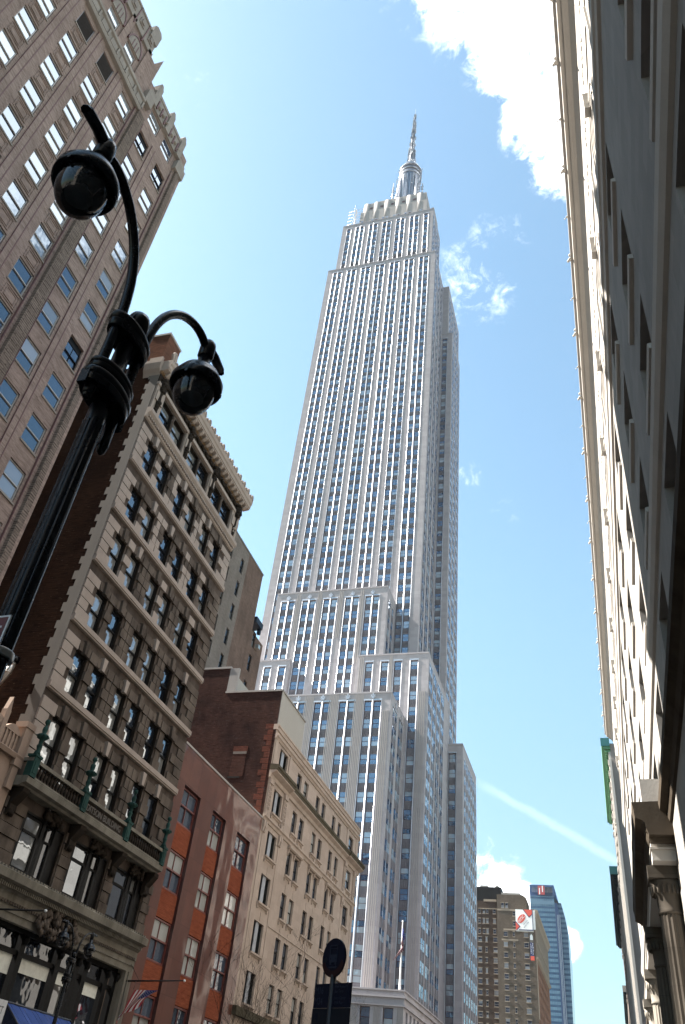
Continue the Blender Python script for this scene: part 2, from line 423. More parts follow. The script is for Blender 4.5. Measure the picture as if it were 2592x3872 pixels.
def granite():
    t = NT('polished_granite')
    n = t.noise(t.co(), 40, 3, .7); n1 = t.noise(t.co(), .5, 4, .6)
    p = t.n('ShaderNodeTexBrick'); t.set(p.inputs['Vector'], t.flat()); p.inputs['Scale'].default_value = 1
    p.inputs['Brick Width'].default_value = 1.55; p.inputs['Row Height'].default_value = 2.1; p.inputs['Mortar Size'].default_value = .012; p.offset = 0.0
    p.inputs['Color1'].default_value = (1, 1, 1, 1); p.inputs['Color2'].default_value = (.80, .80, .80, 1); p.inputs['Mortar'].default_value = (.55, .55, .55, 1)
    c = t.mix(t.ramp(n, .35, .65), (.105, .043, .031), (.15, .067, .049))
    c = t.mix(t.ramp(n1, .4, .7, 0, .4), c, (.06, .030, .025))
    c = t.mix(1.0, c, p.outputs['Color'], 'MULTIPLY')
    wv = t.noise(t.mapping(t.flat(), (.42, .20, 1)), 1.0, 1, .4)
    d = t.bsdf(c, .5, 0, None, .02)
    g = t.n('ShaderNodeBsdfGlossy'); g.inputs['Roughness'].default_value = .06; t.set(g.inputs['Normal'], t.bump(wv, .35, .25))
    fr = t.n('ShaderNodeFresnel'); fr.inputs['IOR'].default_value = 1.62
    mx = t.n('ShaderNodeMixShader'); t.set(mx.inputs[0], t.math('MULTIPLY', fr.outputs[0], .75)); t.t.links.new(d, mx.inputs[1]); t.t.links.new(g.outputs[0], mx.inputs[2])
    return t.done(mx.outputs[0])
M['granite'] = granite()

# ------------------------------------------------------------------ windows
OR = {'L': lambda u, v, w: (w, u, v), 'E': lambda u, v, w: (u, -w, v), 'R': lambda u, v, w: (-w, u, v)}
def win_template(w, h, orient, fmat, pmat, fr=.07, rail=True, cols=1, rows=1, lower_open=0.0, fd=.07, split=.5, name='window'):
    F = OR[orient]; f = MB(F); p = MB(F); x = w / 2
    f.box(-x, -x + fr, 0, h, -.05, fd); f.box(x - fr, x, 0, h, -.05, fd)
    f.box(-x + fr, x - fr, 0, fr, -.05, fd); f.box(-x + fr, x - fr, h - fr, h, -.05, fd)
    vm = h * split
    segs = [(fr, h - fr)]
    if rail:
        f.box(-x + fr, x - fr, vm - fr * .5, vm + fr * .5, -.05, fd + .02)
        segs = [(fr, vm - fr * .5), (vm + fr * .5, h - fr)]
    for k, (a, b) in enumerate(segs):
        z = .0 if k == 0 else .025
        p.face([(-x + fr, a, z), (x - fr, a, z), (x - fr, b, z), (-x + fr, b, z)])
        for c in range(1, cols):
            u = -x + fr + (2 * x - 2 * fr) * c / cols
            f.box(u - fr * .3, u + fr * .3, a, b, -.02, fd * .7)
        for r in range(1, rows):
            v = a + (b - a) * r / rows
            f.box(-x + fr, x - fr, v - fr * .25, v + fr * .25, -.02, fd * .6)
    return (f.mesh(name, [fmat]), p.mesh('pane', [pmat], recalc=False), orient)
def add_window(th, tmpl, F, u, v, w, name='window'):
    b = base_of(th); P = F(u, v, w)
    o = bpy.data.objects.new(name, tmpl[0]); COL.objects.link(o); o.parent = th
    o.location = (P[0] - b[0], P[1] - b[1], P[2] - b[2])
    q = bpy.data.objects.new('pane', tmpl[1]); COL.objects.link(q); q.parent = o
    return o

# ------------------------------------------------------------------ ground, street, pavements
def ground():
    asphalt = stone('asphalt', (.055, .055, .057), (.04, .04, .042), streak=0, spots=.5, fine=30)
    conc = stone('concrete_pavement', (.33, .32, .30), (.24, .23, .22), streak=0, spots=.4, fine=20)
    kerb = stone('granite_kerb', (.28, .28, .28), streak=0)
    line = plain('road_marking', (.75, .74, .70), .6)
    g = MB(); g.box(-800, 800, -300, 1800, -.6, -.02); struct(g.build('ground', stone('city_ground', (.2, .19, .18), streak=0)))
    r = MB(); r.face([(-21.5, -120, 0), (-3.9, -120, 0), (-3.9, 900, 0), (-21.5, 900, 0)]); r.face([(-90, 98.5, .002), (60, 98.5, .002), (60, 119.5, .002), (-90, 119.5, .002)])
    struct(r.build('road', asphalt, recalc=False))
    for nm, x0, x1, kx in (('pavement', -28, -21.7, -21.6), ('pavement', -3.7, 2.7, -3.8)):
        for y0, y1 in ((-120, 97), (121, 700)):
            p = MB(); p.box(x0, x1, y0, y1, -.01, .14); struct(p.build(nm, conc))
            k = MB(); k.box(kx - .1, kx + .1, y0, y1, -.01, .15); struct(k.build('kerb', kerb))
    l = MB()
    for y in range(-30, 90, 6): l.face([(-12.8, y, .006), (-12.65, y, .006), (-12.65, y + 3, .006), (-12.8, y + 3, .006)])
    struct(l.build('road_line', line, recalc=False))
ground()

# ------------------------------------------------------------------ brown brick tower on the left
def left_tower():
    th = thing('brick_tower', 'tall taupe brick office tower with rows of sash windows filling the upper left', 'building', (-28, 12, 0))
    F = LF()
    rows = [57.85, 54.3, 50.8, 47.3, 43.8, 40.3, 36.8, 33.35, 29.9, 26.45, 23.0, 19.5, 16.0, 12.5]
    cols = [(24.10, 25.52), (21.38, 22.80), (18.55, 19.97), (15.82, 17.24), (13.15, 14.57), (10.42, 11.84), (7.70, 9.12), (4.30, 5.72), (1.6, 3.0), (-1.1, .3), (-4.6, -3.2), (-7.3, -5.9), (-10, -8.6)]
    holes = []
    for a, b in cols:
        for z in rows: holes.append((a, b, z, z + 2.05))
    M_ = [M['twr_brick'], M['twr_soldier'], M['twr_red'], M['sill'], M['twr_pale']]
    w = MB(F); w.wall(-22, 26.86, 0, 60.4, holes, 0, .22)
    w.face([(-22, 0, 0), (-22, 69, 0), (-22, 69, -34), (-22, 0, -34)]); w.face([(26.86, 0, 0), (26.86, 60.4, 0), (26.86, 60.4, -34), (26.86, 0, -34)])
    # pilaster strips between the window columns
    edges = sorted(cols); 
    for i in range(len(edges) - 1):
        a, b = edges[i][1], edges[i + 1][0]; c = (a + b) / 2
        big = (b - a) > 1.38 or abs(c - 20.67) < .1
        if big:
            w.box(c - .62, c + .62, 0, 60.4, 0, .12); w.box(c - .40, c + .40, 0, 60.4, .121, .38, 1)
            w.box(c - .66, c - .62, 0, 60.4, 0, .16, 2); w.box(c + .62, c + .66, 0, 60.4, 0, .16, 2)
        else:
            w.box(c - .42, c + .42, 0, 60.4, 0, .07); w.box(c - .03, c + .03, 0, 60.4, .07, .09, 2)
            w.box(c - .445, c - .42, 0, 60.4, 0, .085, 2)
    # corner pier
    w.box(25.75, 26.0, 0, 61.9, 0, .1); w.box(26.0, 26.45, 0, 61.9, 0, .34, 1); w.box(26.45, 26.859, 0, 61.9, -.4, .16)
    w.box(25.70, 25.74, 0, 61, 0, .14, 2)
    w.build('wall', M_, th)
    s = MB(F)
    for a, b in cols:
        for z in rows:
            s.box(a - .04, b + .04, z - .12, z, -.2, .07, 3)
            if z > 33 and b < 20.5:      # moulded panel under the sill
                for k, e in enumerate((.0, .16)):
                    x0, x1, y0, y1 = a + .12 + e, b - .12 - e, z - 1.25 + e, z - .28 - e
                    t_ = .035
                    s.box(x0, x1, y0, y0 + t_, 0, .045, 0); s.box(x0, x1, y1 - t_, y1, 0, .045, 0)
                    s.box(x0, x0 + t_, y0 + t_, y1 - t_, 0, .045, 0); s.box(x1 - t_, x1, y0 + t_, y1 - t_, 0, .045, 0)
    s.build('sill', M_, th)
    tp = win_template(1.40, 2.03, 'L', M['alum'], M['gl_sky'], fr=.065, fd=.06)
    tpg = win_template(1.40, 1.55, 'L', M['dark_frame'], M['gl_sky'], fr=.06, cols=2, rows=1)
    lv = MB(OR['L']); lv.box(-.7, .7, 0, 2.03, -.05, 0)
    for k in range(22): lv.prism([(.0, .05 + k * .09), (.06, .05 + k * .09), (.0, .11 + k * .09)], -.66, .66)
    lv.box(-.7, -.64, 0, 2.03, 0, .08); lv.box(.64, .7, 0, 2.03, 0, .08)
    lm = lv.mesh('louver', [M['louver']])
    for i, (a, b) in enumerate(cols):
        for j, z in enumerate(rows):
            if b < 1 and z > 40: continue
            u = (a + b) / 2
            if j == 0 and i in (3, 4):
                o = bpy.data.objects.new('louver', lm); COL.objects.link(o); o.parent = th
                p = F(u, z + .01, -.12); bb = base_of(th); o.location = (p[0] - bb[0], p[1] - bb[1], p[2] - bb[2])
            elif i == 0 and abs(z - 36.8) < .1 or (i in (0, 1) and j == 0):
                add_window(th, tpg, F, u, z + .01, -.17)
                hd = MB(F); hd.box(a + .01, b - .01, z + 1.57, z + 2.04, -.2, -.16); hd.build('blind_box', M['dark_frame'], th)
            else: add_window(th, tp, F, u, z + .01, -.15)
    # carved string course, upper storey and stepped parapet
    c = MB(F)
    c.prism([(-.3, 60.4), (.32, 60.4), (.40, 60.7), (.30, 60.75), (.30, 61.55), (.48, 61.65), (.48, 61.95), (-.3, 61.95)], -22, 20.28, 0)
    for k in range(30):
        u = 19.4 - k * 1.28
        if u < -12: break
        c.box(u, u + .72, 60.85, 61.5, .30, .37); c.box(u + .80, u + .96, 60.78, 61.55, .30, .42)
    c.build('string_course', M['twr_pale'], th)
    ph = [(14.40, 15.70, 62.6, 64.5), (16.85, 18.15, 62.6, 64.5), (11.2, 12.5, 62.6, 64.5), (8.7, 10, 62.6, 64.5)]
    w2 = MB(F); w2.wall(-22, 20.3, 61.95, 67.4, ph, -.05, .22); w2.face([(20.3, 60.4, -.05), (20.3, 69.4, -.05), (20.3, 69.4, -30), (20.3, 60.4, -30)])
    wh = [(21.55, 23.0, 61.75, 63.45), (23.75, 25.2, 61.75, 63.45)]
    w2.wall(20.3, 26.86, 60.4, 63.5, wh, -.02, .2)
    w2.box(20.3, 26.86, 63.5, 65.4, -3, -.02); w2.face([(26.86, 60.4, -.02), (26.86, 63.5, -.02), (26.86, 63.5, -30), (26.86, 60.4, -30)])
    w2.box(20.31, 25.4, 65.41, 66.2, -9, -1.6); w2.box(20.32, 22.3, 66.21, 67.2, -9, -2.4)
    for u in (13.6, 16.25, 18.8): w2.box(u - .25, u + .25, 61.95, 67.4, -.05, .12, 0); 
    w2.build('upper_wall', M_, th)
    tu = win_template(1.28, 1.88, 'L', M['alum'], M['gl_sky'], fr=.06); tw = win_template(1.42, 1.68, 'L', M['alum'], M['gl_sky'], fr=.06)
    for h in ph: add_window(th, tu, F, (h[0] + h[1]) / 2, h[2] + .01, -.2)
    for h in wh: add_window(th, tw, F, (h[0] + h[1]) / 2, h[2] + .01, -.18)
    pr = MB(F)
    for h in ph:                                  # blind arches over the upper windows
        u = (h[0] + h[1]) / 2; r = .78
        arc = [(u + r * math.cos(t), 64.6 + 1.5 * math.sin(t)) for t in [math.pi * k / 12 for k in range(13)]]
        pr.poly(arc, -.05, .06)
        arc2 = [(u + (r + .12) * math.cos(t), 64.6 + 1.66 * math.sin(t)) for t in [math.pi * k / 12 for k in range(13)]]
        for k in range(12):
            pr.poly([arc[k], arc[k + 1], arc2[k + 1], arc2[k]], -.05, .12, 2)
        for q in (-.3, .0, .3): pr.box(u + q - .03, u + q + .03, 64.62, 65.6, .06, .10, 2)
    # parapet of pale panels with square shields and stubby merlons
    for k in range(18):
        u = 18.9 - k * 1.33
        pr.box(u - 1.25, u, 66.9, 69.0, -.2, .12); pr.box(u - 1.33, u - 1.25, 66.4, 69.2, -.2, .2, 2)
        pr.box(u - .95, u - .3, 67.6, 68.4, .12, .20, 3); pr.box(u - .8, u - .45, 67.75, 68.25, .20, .30, 3)
    pr.box(-5, 18.9, 69.0, 69.25, -.25, .2)
    for u in (18.4, 14.4, 10.4): 
        pr.box(u - .5, u + .5, 68.3, 70.0, -.3, .30); pr.poly([(u - .5, 70), (u + .5, 70), (u + .25, 70.35), (u - .25, 70.35)], -.3, .3)
    # the western bay: carved panels, medallions, caps
    for u0, u1 in ((21.3, 23.3), (23.5, 25.5)):
        pr.box(u0, u1, 63.55, 65.3, -.02, .14)
        for k in range(3):
            x = u0 + .35 + k * .62
            pr.box(x - .06, x + .06, 63.7, 64.9, .14, .24, 2)
            pr.lathe([(.0, 0), (.2, .02), (.2, .1), (0, .12)], F(x + .2, 64.1, .18), 8, 4)
        pr.box(u0, u1, 65.3, 65.65, -.3, .2)
    pr.box(20.15, 21.05, 62.1, 63.6, -.3, .42); pr.poly([(20.15, 63.6), (21.05, 63.6), (20.8, 64.1), (20.4, 64.1)], -.3, .42)
    pr.box(25.62, 26.86, 61.9, 63.1, -.6, .40); pr.box(25.8, 26.7, 63.1, 63.7, -.5, .3)
    for u in (21.15, 23.4, 25.5):
        pr.box(u - .28, u + .28, 63.5, 66.1, -.3, .3); pr.poly([(u - .28, 66.1), (u + .28, 66.1), (u + .12, 66.6), (u - .12, 66.6)], -.25, .25)
    for u in (22.2, 24.4): pr.box(u - .3, u + .3, 65.65, 66.2, -1.5, -.9)
    pr.build('parapet', [M['twr_pale'], M['twr_brick'], M['twr_red'], M['sill'], M['twr_pale']], th)
    ro = MB(F); ro.box(-22, 20.2, 66.5, 67, -34, -.3); ro.box(20.3, 26.8, 63, 63.4, -34, -3.1); ro.build('roof', M['iron'], th)
    a = MB()                                       # roof aerials
    for (y, z, x) in ((22.9, 66.3, -28.9), (25.0, 65.3, -28.6)):
        a.tube([(x, y, z), (x, y, z + 1.2)], .04, 6); a.tube([(x, y - .3, z + 1.0), (x, y + .4, z + 1.1)], .03, 6); a.box(x - .1, x + .1, y + .25, y + .5, z + 1, z + 1.25)
    a.build('aerial', M['steel'], th)
left_tower()

# ------------------------------------------------------------------ small gothic terracotta house front between tower and the carved building
def gothic():
    th = thing('gothic_house', 'low pinkish terracotta house front with pierced parapet beside the brick side wall', 'building', (-27.9, 30, 0))
    F = LF(-27.9)
    w = MB(F); hs = [(27.6, 31.6, 10.2, 13.4), (27.6, 31.6, 4.5, 8.5)]
    w.wall(26.9, 32.85, 0, 15.3, hs, 0, .4); w.face([(26.9, 0, 0), (26.9, 15.3, 0), (26.9, 15.3, -20), (26.9, 0, -20)]); w.face([(26.9, 15.3, 0), (32.85, 15.3, 0), (32.85, 15.3, -20), (26.9, 15.3, -20)])
    w.build('wall', M['terra'], th)
    t = win_template(3.98, 3.18, 'L', M['dark_frame'], M['gl_dull'], fr=.12, cols=3); t2 = win_template(3.98, 3.98, 'L', M['dark_frame'], M['gl_dull'], fr=.12, cols=3)
    add_window(th, t, F, 29.6, 10.21, -.3); add_window(th, t2, F, 29.6, 4.51, -.3)
    p = MB(F)
    p.prism([(-.3, 15.3), (.22, 15.3), (.3, 15.5), (.12, 15.62), (-.3, 15.62)], 26.9, 32.85)
    p.box(26.9, 32.2, 15.62, 16.45, -.15, .0); 
    for k in range(18): p.box(27.0 + k * .29, 27.1 + k * .29, 15.65, 16.4, 0, .07)
    arch = [(27.0 + 5.2 * k / 40, 16.45 + .35 * abs(math.sin(k * math.pi / 10))) for k in range(41)]
    p.poly([(26.9, 16.4)] + arch + [(32.2, 16.4)], -.15, .08)
    p.box(32.2, 32.84, 15.0, 17.1, -.4, .25); p.box(32.12, 32.86, 16.95, 17.25, -.45, .3); p.box(32.3, 32.75, 13.9, 15.0, -.2, .18)
    for u in (30.7, 28.3):
        p.box(u - .16, u + .16, 15.6, 17.2, -.2, .12); p.poly([(u - .16, 17.2), (u + .16, 17.2), (u, 17.9)], -.16, .1)
    p.build('parapet', M['terra'], th)
gothic()

# ------------------------------------------------------------------ carved stone building with balcony
def ditson():
    th = thing('carved_stone_building', 'soot stained stone loft building with carved cornice, paired sash windows and balcony', 'building', (-28, 41, 0))
    F = LF(); A, B = 32.9, 49.1
    cols = [(34.28, 35.52), (36.34, 37.58), (39.15, 40.37), (41.16, 42.38), (43.85, 45.05), (46.0, 47.2)]
    rows = [(15.65, 18.6), (20.02, 22.7), (24.28, 26.85), (28.52, 31.15), (32.62, 35.15), (36.86, 39.5)]
    holes = [(a, b, z0, z1) for a, b in cols for z0, z1 in rows]
    att = [(34.3, 35.95), (36.25, 37.9), (39.1, 40.75), (41.0, 42.65), (43.85, 45.5), (45.8, 47.45)]
    ah = [(a, b, 41.6, 43.75) for a, b in att]
    big = [(34.75, 38.45), (39.55, 43.25), (44.3, 48.0)]
    bh = [(a, b, 10.9, 13.65) for a, b in big]
    sh = [(34.0, 37.95), (38.45, 43.35), (43.85, 47.6)]
    mats = [M['dit_stone'], M['dit_trim'], M['dit_dark'], M['dit_block'], M['dit_rope'], M['dit_pale'], M['dit_quoin']]
    w = MB(F)
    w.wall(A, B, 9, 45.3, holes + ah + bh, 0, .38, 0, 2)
    w.face([(B, 0, 0), (B, 45.3, 0), (B, 45.3, -30), (B, 0, -30)]); w.face([(A, 45.3, 0), (B, 45.3, 0), (B, 45.3, -30), (A, 45.3, -30)])
    # party wall of dark brick seen from the east, with toothed stone return
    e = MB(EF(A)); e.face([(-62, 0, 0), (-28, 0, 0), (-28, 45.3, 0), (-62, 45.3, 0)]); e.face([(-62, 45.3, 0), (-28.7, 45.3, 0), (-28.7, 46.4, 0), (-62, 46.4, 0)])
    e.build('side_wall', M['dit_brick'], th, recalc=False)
    q = MB(EF(A)); z = 9.0; k = 0
    while z < 44.9:
        hgt = .52 + .1 * rnd.random(); q.box(-28.55 - (.30 if k % 2 else .05) - .12 * rnd.random(), -28.003, z, min(z + hgt, 45.2), 0, .035, 6); z += hgt; k += 1
    q.build('quoin_return', mats, th)
    # belts under every sill
    b = MB(F)
    for zz in (19.6, 23.83, 28.08, 32.18, 36.42):
        b.prism([(0, zz), (.20, zz), (.20, zz + .08), (.26, zz + .1), (.26, zz + .40), (.12, zz + .44), (0, zz + .44)], A - .02, B + .02, 1)
    b.prism([(0, 40.55), (.12, 40.6), (.2, 40.85), (.34, 41.0), (.42, 41.1), (.42, 41.4), (.2, 41.5), (0, 41.5)], A - .06, B + .04, 1)
    for k in range(62): b.box(A + .15 + k * .258, A + .29 + k * .258, 40.72, 40.86, .13, .3, 1)
    b.build('belt_course', mats, th)
    # rusticated blocks: ends, jambs, lintels with keystones
    r = w
    for z0, z1 in rows:
        n = 5; hgt = (z1 - z0 + .55) / n
        for k in range(n):
            v0 = z0 + .03 + k * hgt; v1 = v0 + hgt - .055; pj = .10 + .03 * rnd.random()
            wide = k % 2 == 0
            mt = 1 if z0 > 18 or k > 1 else 3
            r.box(A + .0, A + (1.36 if wide else .92), v0, v1, 0, pj, 1 if z0 > 14 else 3)
            r.box(B - (1.75 if wide else 1.0), B, v0, v1, 0, pj, 3 if z0 < 33 else 1)
            for (x0, x1) in ((35.52, 36.34), (40.37, 41.16), (45.05, 46.0)):
                if wide: r.box(x0 + .02, x1 - .02, v0, v1, 0, pj + .05, 3 if z0 < 27 or rnd.random() < .25 else 1)
                else: r.box(x0 + .2, x1 - .2, v0, v1, 0, pj * .6, 3)
            for (x0, x1) in ((37.58, 39.15), (42.38, 43.85)):
                g = .05 if wide else .28
                r.box(x0 + g, (x0 + x1) / 2 - .03, v0, v1, 0, pj + (.03 if wide else 0), 3 if z0 < 30 or rnd.random() < .35 else 1)
                r.box((x0 + x1) / 2 + .03, x1 - g, v0, v1, 0, pj + (.03 if wide else 0), 3 if z0 < 30 or rnd.random() < .35 else 1)
        for (x0, x1) in cols:
            c = (x0 + x1) / 2; top = z1 + .75
            r.poly([(c - .13, z1 - .05), (c + .13, z1 - .05), (c + .22, top), (c - .22, top)], 0, .26, 1 if rnd.random() < .55 else 3)
            for sg in (-1, 1):
                r.poly([(c + sg * .2, z1 + .02), (c + sg * .52, z1 + .02), (c + sg * .66, z1 + .5), (c + sg * .27, z1 + .62)], 0, .12, 3)
                r.poly([(c + sg * .56, z1 + .02), (c + sg * .80, z1 + .02), (c + sg * .95, z1 + .42), (c + sg * .70, z1 + .5)], 0, .10, 3)
    # blocks beside the tall shop floor windows
    for (x0, x1) in ((A, 34.7), (38.5, 39.5), (43.3, 44.25), (48.05, B)):
        for k in range(5):
            v0 = 10.9 + k * .57; g = 0 if k % 2 == 0 else .14
            r.box(x0 + g * .5, x1 - g, v0, v0 + .52, 0, .13 if k % 2 == 0 else .07, 3)
    r.build('wall', mats, th)
    # attic columns, masks, frieze, rope moulding, modillions and crested cornice
    a = MB(F)
    for (x0, x1) in ((A, 34.2), (38.0, 39.0), (42.75, 43.75), (47.55, B)):
        a.box(x0 + .05, x1 - .05, 41.5, 44.0, 0, .16, 1); a.box(x0 + .15, x1 - .15, 42.6, 43.5, .16, .26, 1)
    for (x0, x1) in ((35.95, 36.25), (40.75, 41.0), (45.5, 45.8)):
        c = (x0 + x1) / 2; a.lathe([(.13, 41.55), (.14, 41.8), (.11, 41.9), (.10, 43.3), (.16, 43.5), (.16, 43.7)], F(c, 0, -.02), 10, 0)
    a.box(A, B, 44.0, 44.3, 0, .22, 1); a.box(A, B, 44.3, 45.12, 0, .10, 2)
    a.prism([(0, 45.12), (.14, 45.12), (.24, 45.22), (.2, 45.36), (0, 45.4)], A - .1, B + .1, 4)
    for k in range(92): a.box(A + .02 + k * .177, A + .1 + k * .177, 45.13, 45.3, .18, .27, 4)
    a.build('attic', mats, th)
    for u in (33.5, 38.5, 43.25, 48.35):
        o = MB(F); o.lathe([(0, 41.6), (.16, 41.7), (.2, 42.6), (.14, 43.3), (.24, 43.8), (.34, 44.5), (.2, 44.95), (0, 45)], F(u, 0, .2), 8, 2)
        for (dz, rr, dw) in ((44.65, .42, .3), (44.2, .34, .36), (43.75, .26, .3), (42.5, .28, .25), (42.1, .2, .22), (41.75, .22, .2)):
            for q in range(5):
                cx = u + (rnd.random() - .5) * rr * 1.3; cz = dz + (rnd.random() - .5) * rr
                P = F(cx, cz, dw + .08 * rnd.random()); s_ = rr * (.35 + .3 * rnd.random())
                o.lathe([(0, -s_), (s_ * .8, -s_ * .6), (s_, 0), (s_ * .7, s_ * .7), (0, s_)], P, 7, 2 if dz > 43 or u < 45 else 1, smooth=True)
        o.build('carved_mask', mats, th)
    o = MB(F)
    for k in range(130):                       # garlands along the frieze
        u = A + .4 + k * .122; cz = 44.7 + .12 * math.sin(k * .9) + .1 * rnd.random(); s_ = .12 + .08 * rnd.random()
        o.lathe([(0, -s_), (s_ * .9, -s_ * .3), (s_ * .8, s_ * .5), (0, s_)], F(u, cz, .14 + .05 * rnd.random()), 6, 2)
    o.build('garland', mats, th)
    c = MB(F)
    c.prism([(0, 45.4), (.60, 45.5), (.60, 45.62), (.66, 45.64), (.68, 45.95), (.76, 46.05), (.80, 46.42), (0, 46.42)], A - .05, B + .55, 1)
    for k in range(24):
        u = A + .35 + k * .68; c.prism([(.1, 45.12), (.34, 45.16), (.56, 45.34), (.56, 45.5), (.1, 45.46)], u, u + .30, 1)
    c.box(A - .05, B + .5, 46.42, 46.5, -.6, .74, 1)
    c.build('cornice', mats, th)
    f = MB(F); n = 34
    for k in range(n + 1):                     # shell crests alternating tall and short
        u = A + .15 + k * (B + .3 - A) / n; hh = .62 if k % 2 == 0 else .36
        if k == 0: hh = .95
        pts = [(u + .22 * hh / .62 * math.cos(t) * (1 + .12 * math.cos(9 * t)), 46.5 + hh * (.35 + .65 * math.sin(t) * (1 + .06 * math.cos(11 * t)))) for t in [math.pi * j / 10 for j in range(11)]]
        f.poly([(u - .13, 46.48)] + [(p[0], p[1]) for p in reversed(pts)] + [(u + .13, 46.48)], .58, .74, 1)
        f.poly([(u - .05, 46.5), (u + .05, 46.5), (u + .03, 46.45 + hh * .85), (u - .03, 46.45 + hh * .85)], .74, .80, 1)
    f.build('cresting', mats, th)
    # cornice return and chimney on the side wall
    rt_ = MB(EF(A)); rt_.prism([(0, 44.9), (.1, 45.2), (.28, 45.5), (.36, 46.1), (.36, 46.4), (0, 46.4)], -29.4, -28.0, 1); rt_.box(-29.3, -28.2, 46.4, 47.05, -.1, .1, 1); rt_.build('cornice_return', mats, th)
    ch = MB(); ch.box(-30.1, -28.38, 32.93, 34.7, 44, 49.85); ch.build('chimney', brick('chimney_brick', (.13, .06, .04), (.20, .10, .07), (.10, .08, .07), bw=.32, bh=.11, streak=.2, dark=(.05, .03, .025)), th)
    cp = MB(); cp.box(-30.16, -28.32, 32.87, 34.76, 49.85, 50.05); cp.build('chimney_cap', M['coping'], th)
    # windows
    tps = {}
    for (a0, b0) in cols:
        for (z0, z1) in rows:
            key = round((z1 - z0) * 20); 
            if key not in tps: tps[key] = win_template(1.22, z1 - z0 - .02, 'L', M['dark_frame'], M['gl_ditson'], fr=.10, fd=.1)
            add_window(th, tps[key], F, (a0 + b0) / 2, z0 + .01, -.28)
    ta = win_template(1.63, 2.13, 'L', M['dark_frame'], M['gl_ditson'], fr=.10, split=.62)
    for (a0, b0) in att: add_window(th, ta, F, (a0 + b0) / 2, 41.61, -.32)
    for (a0, b0) in big:
        t1 = win_template(1.50, 2.6, 'L', M['dark_frame'], M['gl_ditson'], fr=.12, split=.70); t2 = win_template(.62, 2.6, 'L', M['dark_frame'], M['gl_dull'], fr=.09, split=.70)
        add_window(th, t1, F, a0 + 1.0, 10.95, -.2); add_window(th, t2, F, a0 + 2.62, 10.95, -.22)
        p = MB(F)
        for x in (a0 + .0, a0 + 1.78, a0 + 2.95): p.box(x, x + .26 if x > a0 else x + .22, 10.9, 13.65, -.36, -.06)
        p.box(a0 + 3.22, b0, 10.9, 13.65, -.36, -.12); p.box(a0, b0, 13.55, 13.65, -.36, 0)
        p.build('mullion', M['dark_frame'], th)
    # balcony: slab, balusters, pedestals, name panel, rail, brackets
    bl = MB(F); b0, b1 = A - .1, 48.15
    bl.prism([(0, 14.2), (.62, 14.2), (.70, 14.3), (.95, 14.36), (.98, 14.62), (.9, 14.68), (0, 14.68)], b0, b1, 5)
    bl.box(b0 + .1, b1 - .1, 14.68, 14.78, .70, .93, 5)
    bl.box(b0, b1, 15.42, 15.6, .66, .97, 5); bl.box(b0, b0 + .2, 15.42, 15.6, 0, .66, 5); bl.box(b1 - .2, b1, 15.42, 15.6, 0, .66, 5)
    bl.build('balcony', mats, th)
    pd = [33.05, 38.0, 43.0, 47.85]
    for u in pd:
        ped = MB(F); ped.box(u - .24, u + .24, 14.68, 15.66, .6, 1.02); ped.box(u - .3, u + .3, 15.66, 15.78, .55, 1.06); ped.box(u - .14, u + .14, 14.85, 15.45, 1.02, 1.05); ped.build('pedestal', M['copper'], th)
    ba = MB(); ba.lathe([(.06, 0), (.05, .08), (.095, .20), (.10, .28), (.05, .44), (.045, .52), (.07, .64)], (0, 0, 0), 8)
    bm_ = ba.mesh('baluster', [M['dit_dark']]); bb = base_of(th)
    for x0, x1 in ((33.45, 37.65), (43.4, 47.5)):
        n = int((x1 - x0) / .27)
        for k in range(n + 1):
            P = F(x0 + k * (x1 - x0) / n, 14.78, .82); o = bpy.data.objects.new('baluster', bm_); COL.objects.link(o); o.parent = th; o.location = (P[0] - bb[0], P[1] - bb[1], P[2] - bb[2])
    pn = MB(F); pn.box(38.3, 42.7, 14.8, 15.42, .72, .84, 2); pn.box(38.3, 42.7, 15.34, 15.42, .84, .88, 0); pn.box(38.3, 42.7, 14.8, 14.86, .84, .88, 0)
    pn.text('DITSON BUILDING', .50, F, 38.44, 14.92, .85, 1, th=.03, sx=.93)
    pn.build('name_panel', [M['dit_dark'], M['dit_quoin'], M['dit_dark']], th)
    for u in pd:
        fi = MB(F); fi.lathe([(.20, 15.78), (.16, 15.95), (.09, 16.05), (.14, 16.25), (.15, 16.3), (.10, 16.38), (.12, 16.62), (.28, 16.70), (.30, 16.84), (.22, 16.9), (.09, 16.94), (.14, 17.1), (.13, 17.28), (.06, 17.34), (.06, 17.44), (.13, 17.52), (.14, 17.6), (.10, 17.7), (0, 17.73)], F(u, 0, .82), 12, 0)
        for j in range(8):
            t = j * math.pi / 4; P = F(u + .30 * math.sin(t), 16.75, .82 + .30 * math.cos(t)); fi.lathe([(0, 0), (.05, .02), (.05, .08), (0, .1)], P, 6, 0)
        fi.build('finial', M['copper'], th)
    for u in (33.35, 38.95, 43.75, 48.0):
        br = MB(F); br.prism([(0, 12.9), (.18, 12.85), (.30, 13.15), (.26, 13.4), (.5, 13.7), (.72, 14.0), (.74, 14.2), (0, 14.2)], u - .28, u + .28, 2)
        br.lathe([(0, 0), (.2, .05), (.22, .16), (.1, .3), (0, .32)], F(u, 12.86, .2), 8, 2); br.build('bracket', mats, th)
    for (a0, b0_) in big:
        c_ = (a0 + b0_) / 2; kx = MB(F)
        for q in range(26):
            s_ = .10 + .12 * rnd.random(); kx.lathe([(0, -s_), (s_, -s_ * .3), (s_ * .8, s_ * .6), (0, s_)], F(c_ + .3 + (rnd.random() - .5) * 1.5, 13.75 + (rnd.random() - .3) * .5, .12 + .12 * rnd.random()), 6, 2)
        kx.build('cartouche', mats, th)
    # shop front entablature and black timber windows
    s = MB(F); S0, S1 = 32.95, 48.3
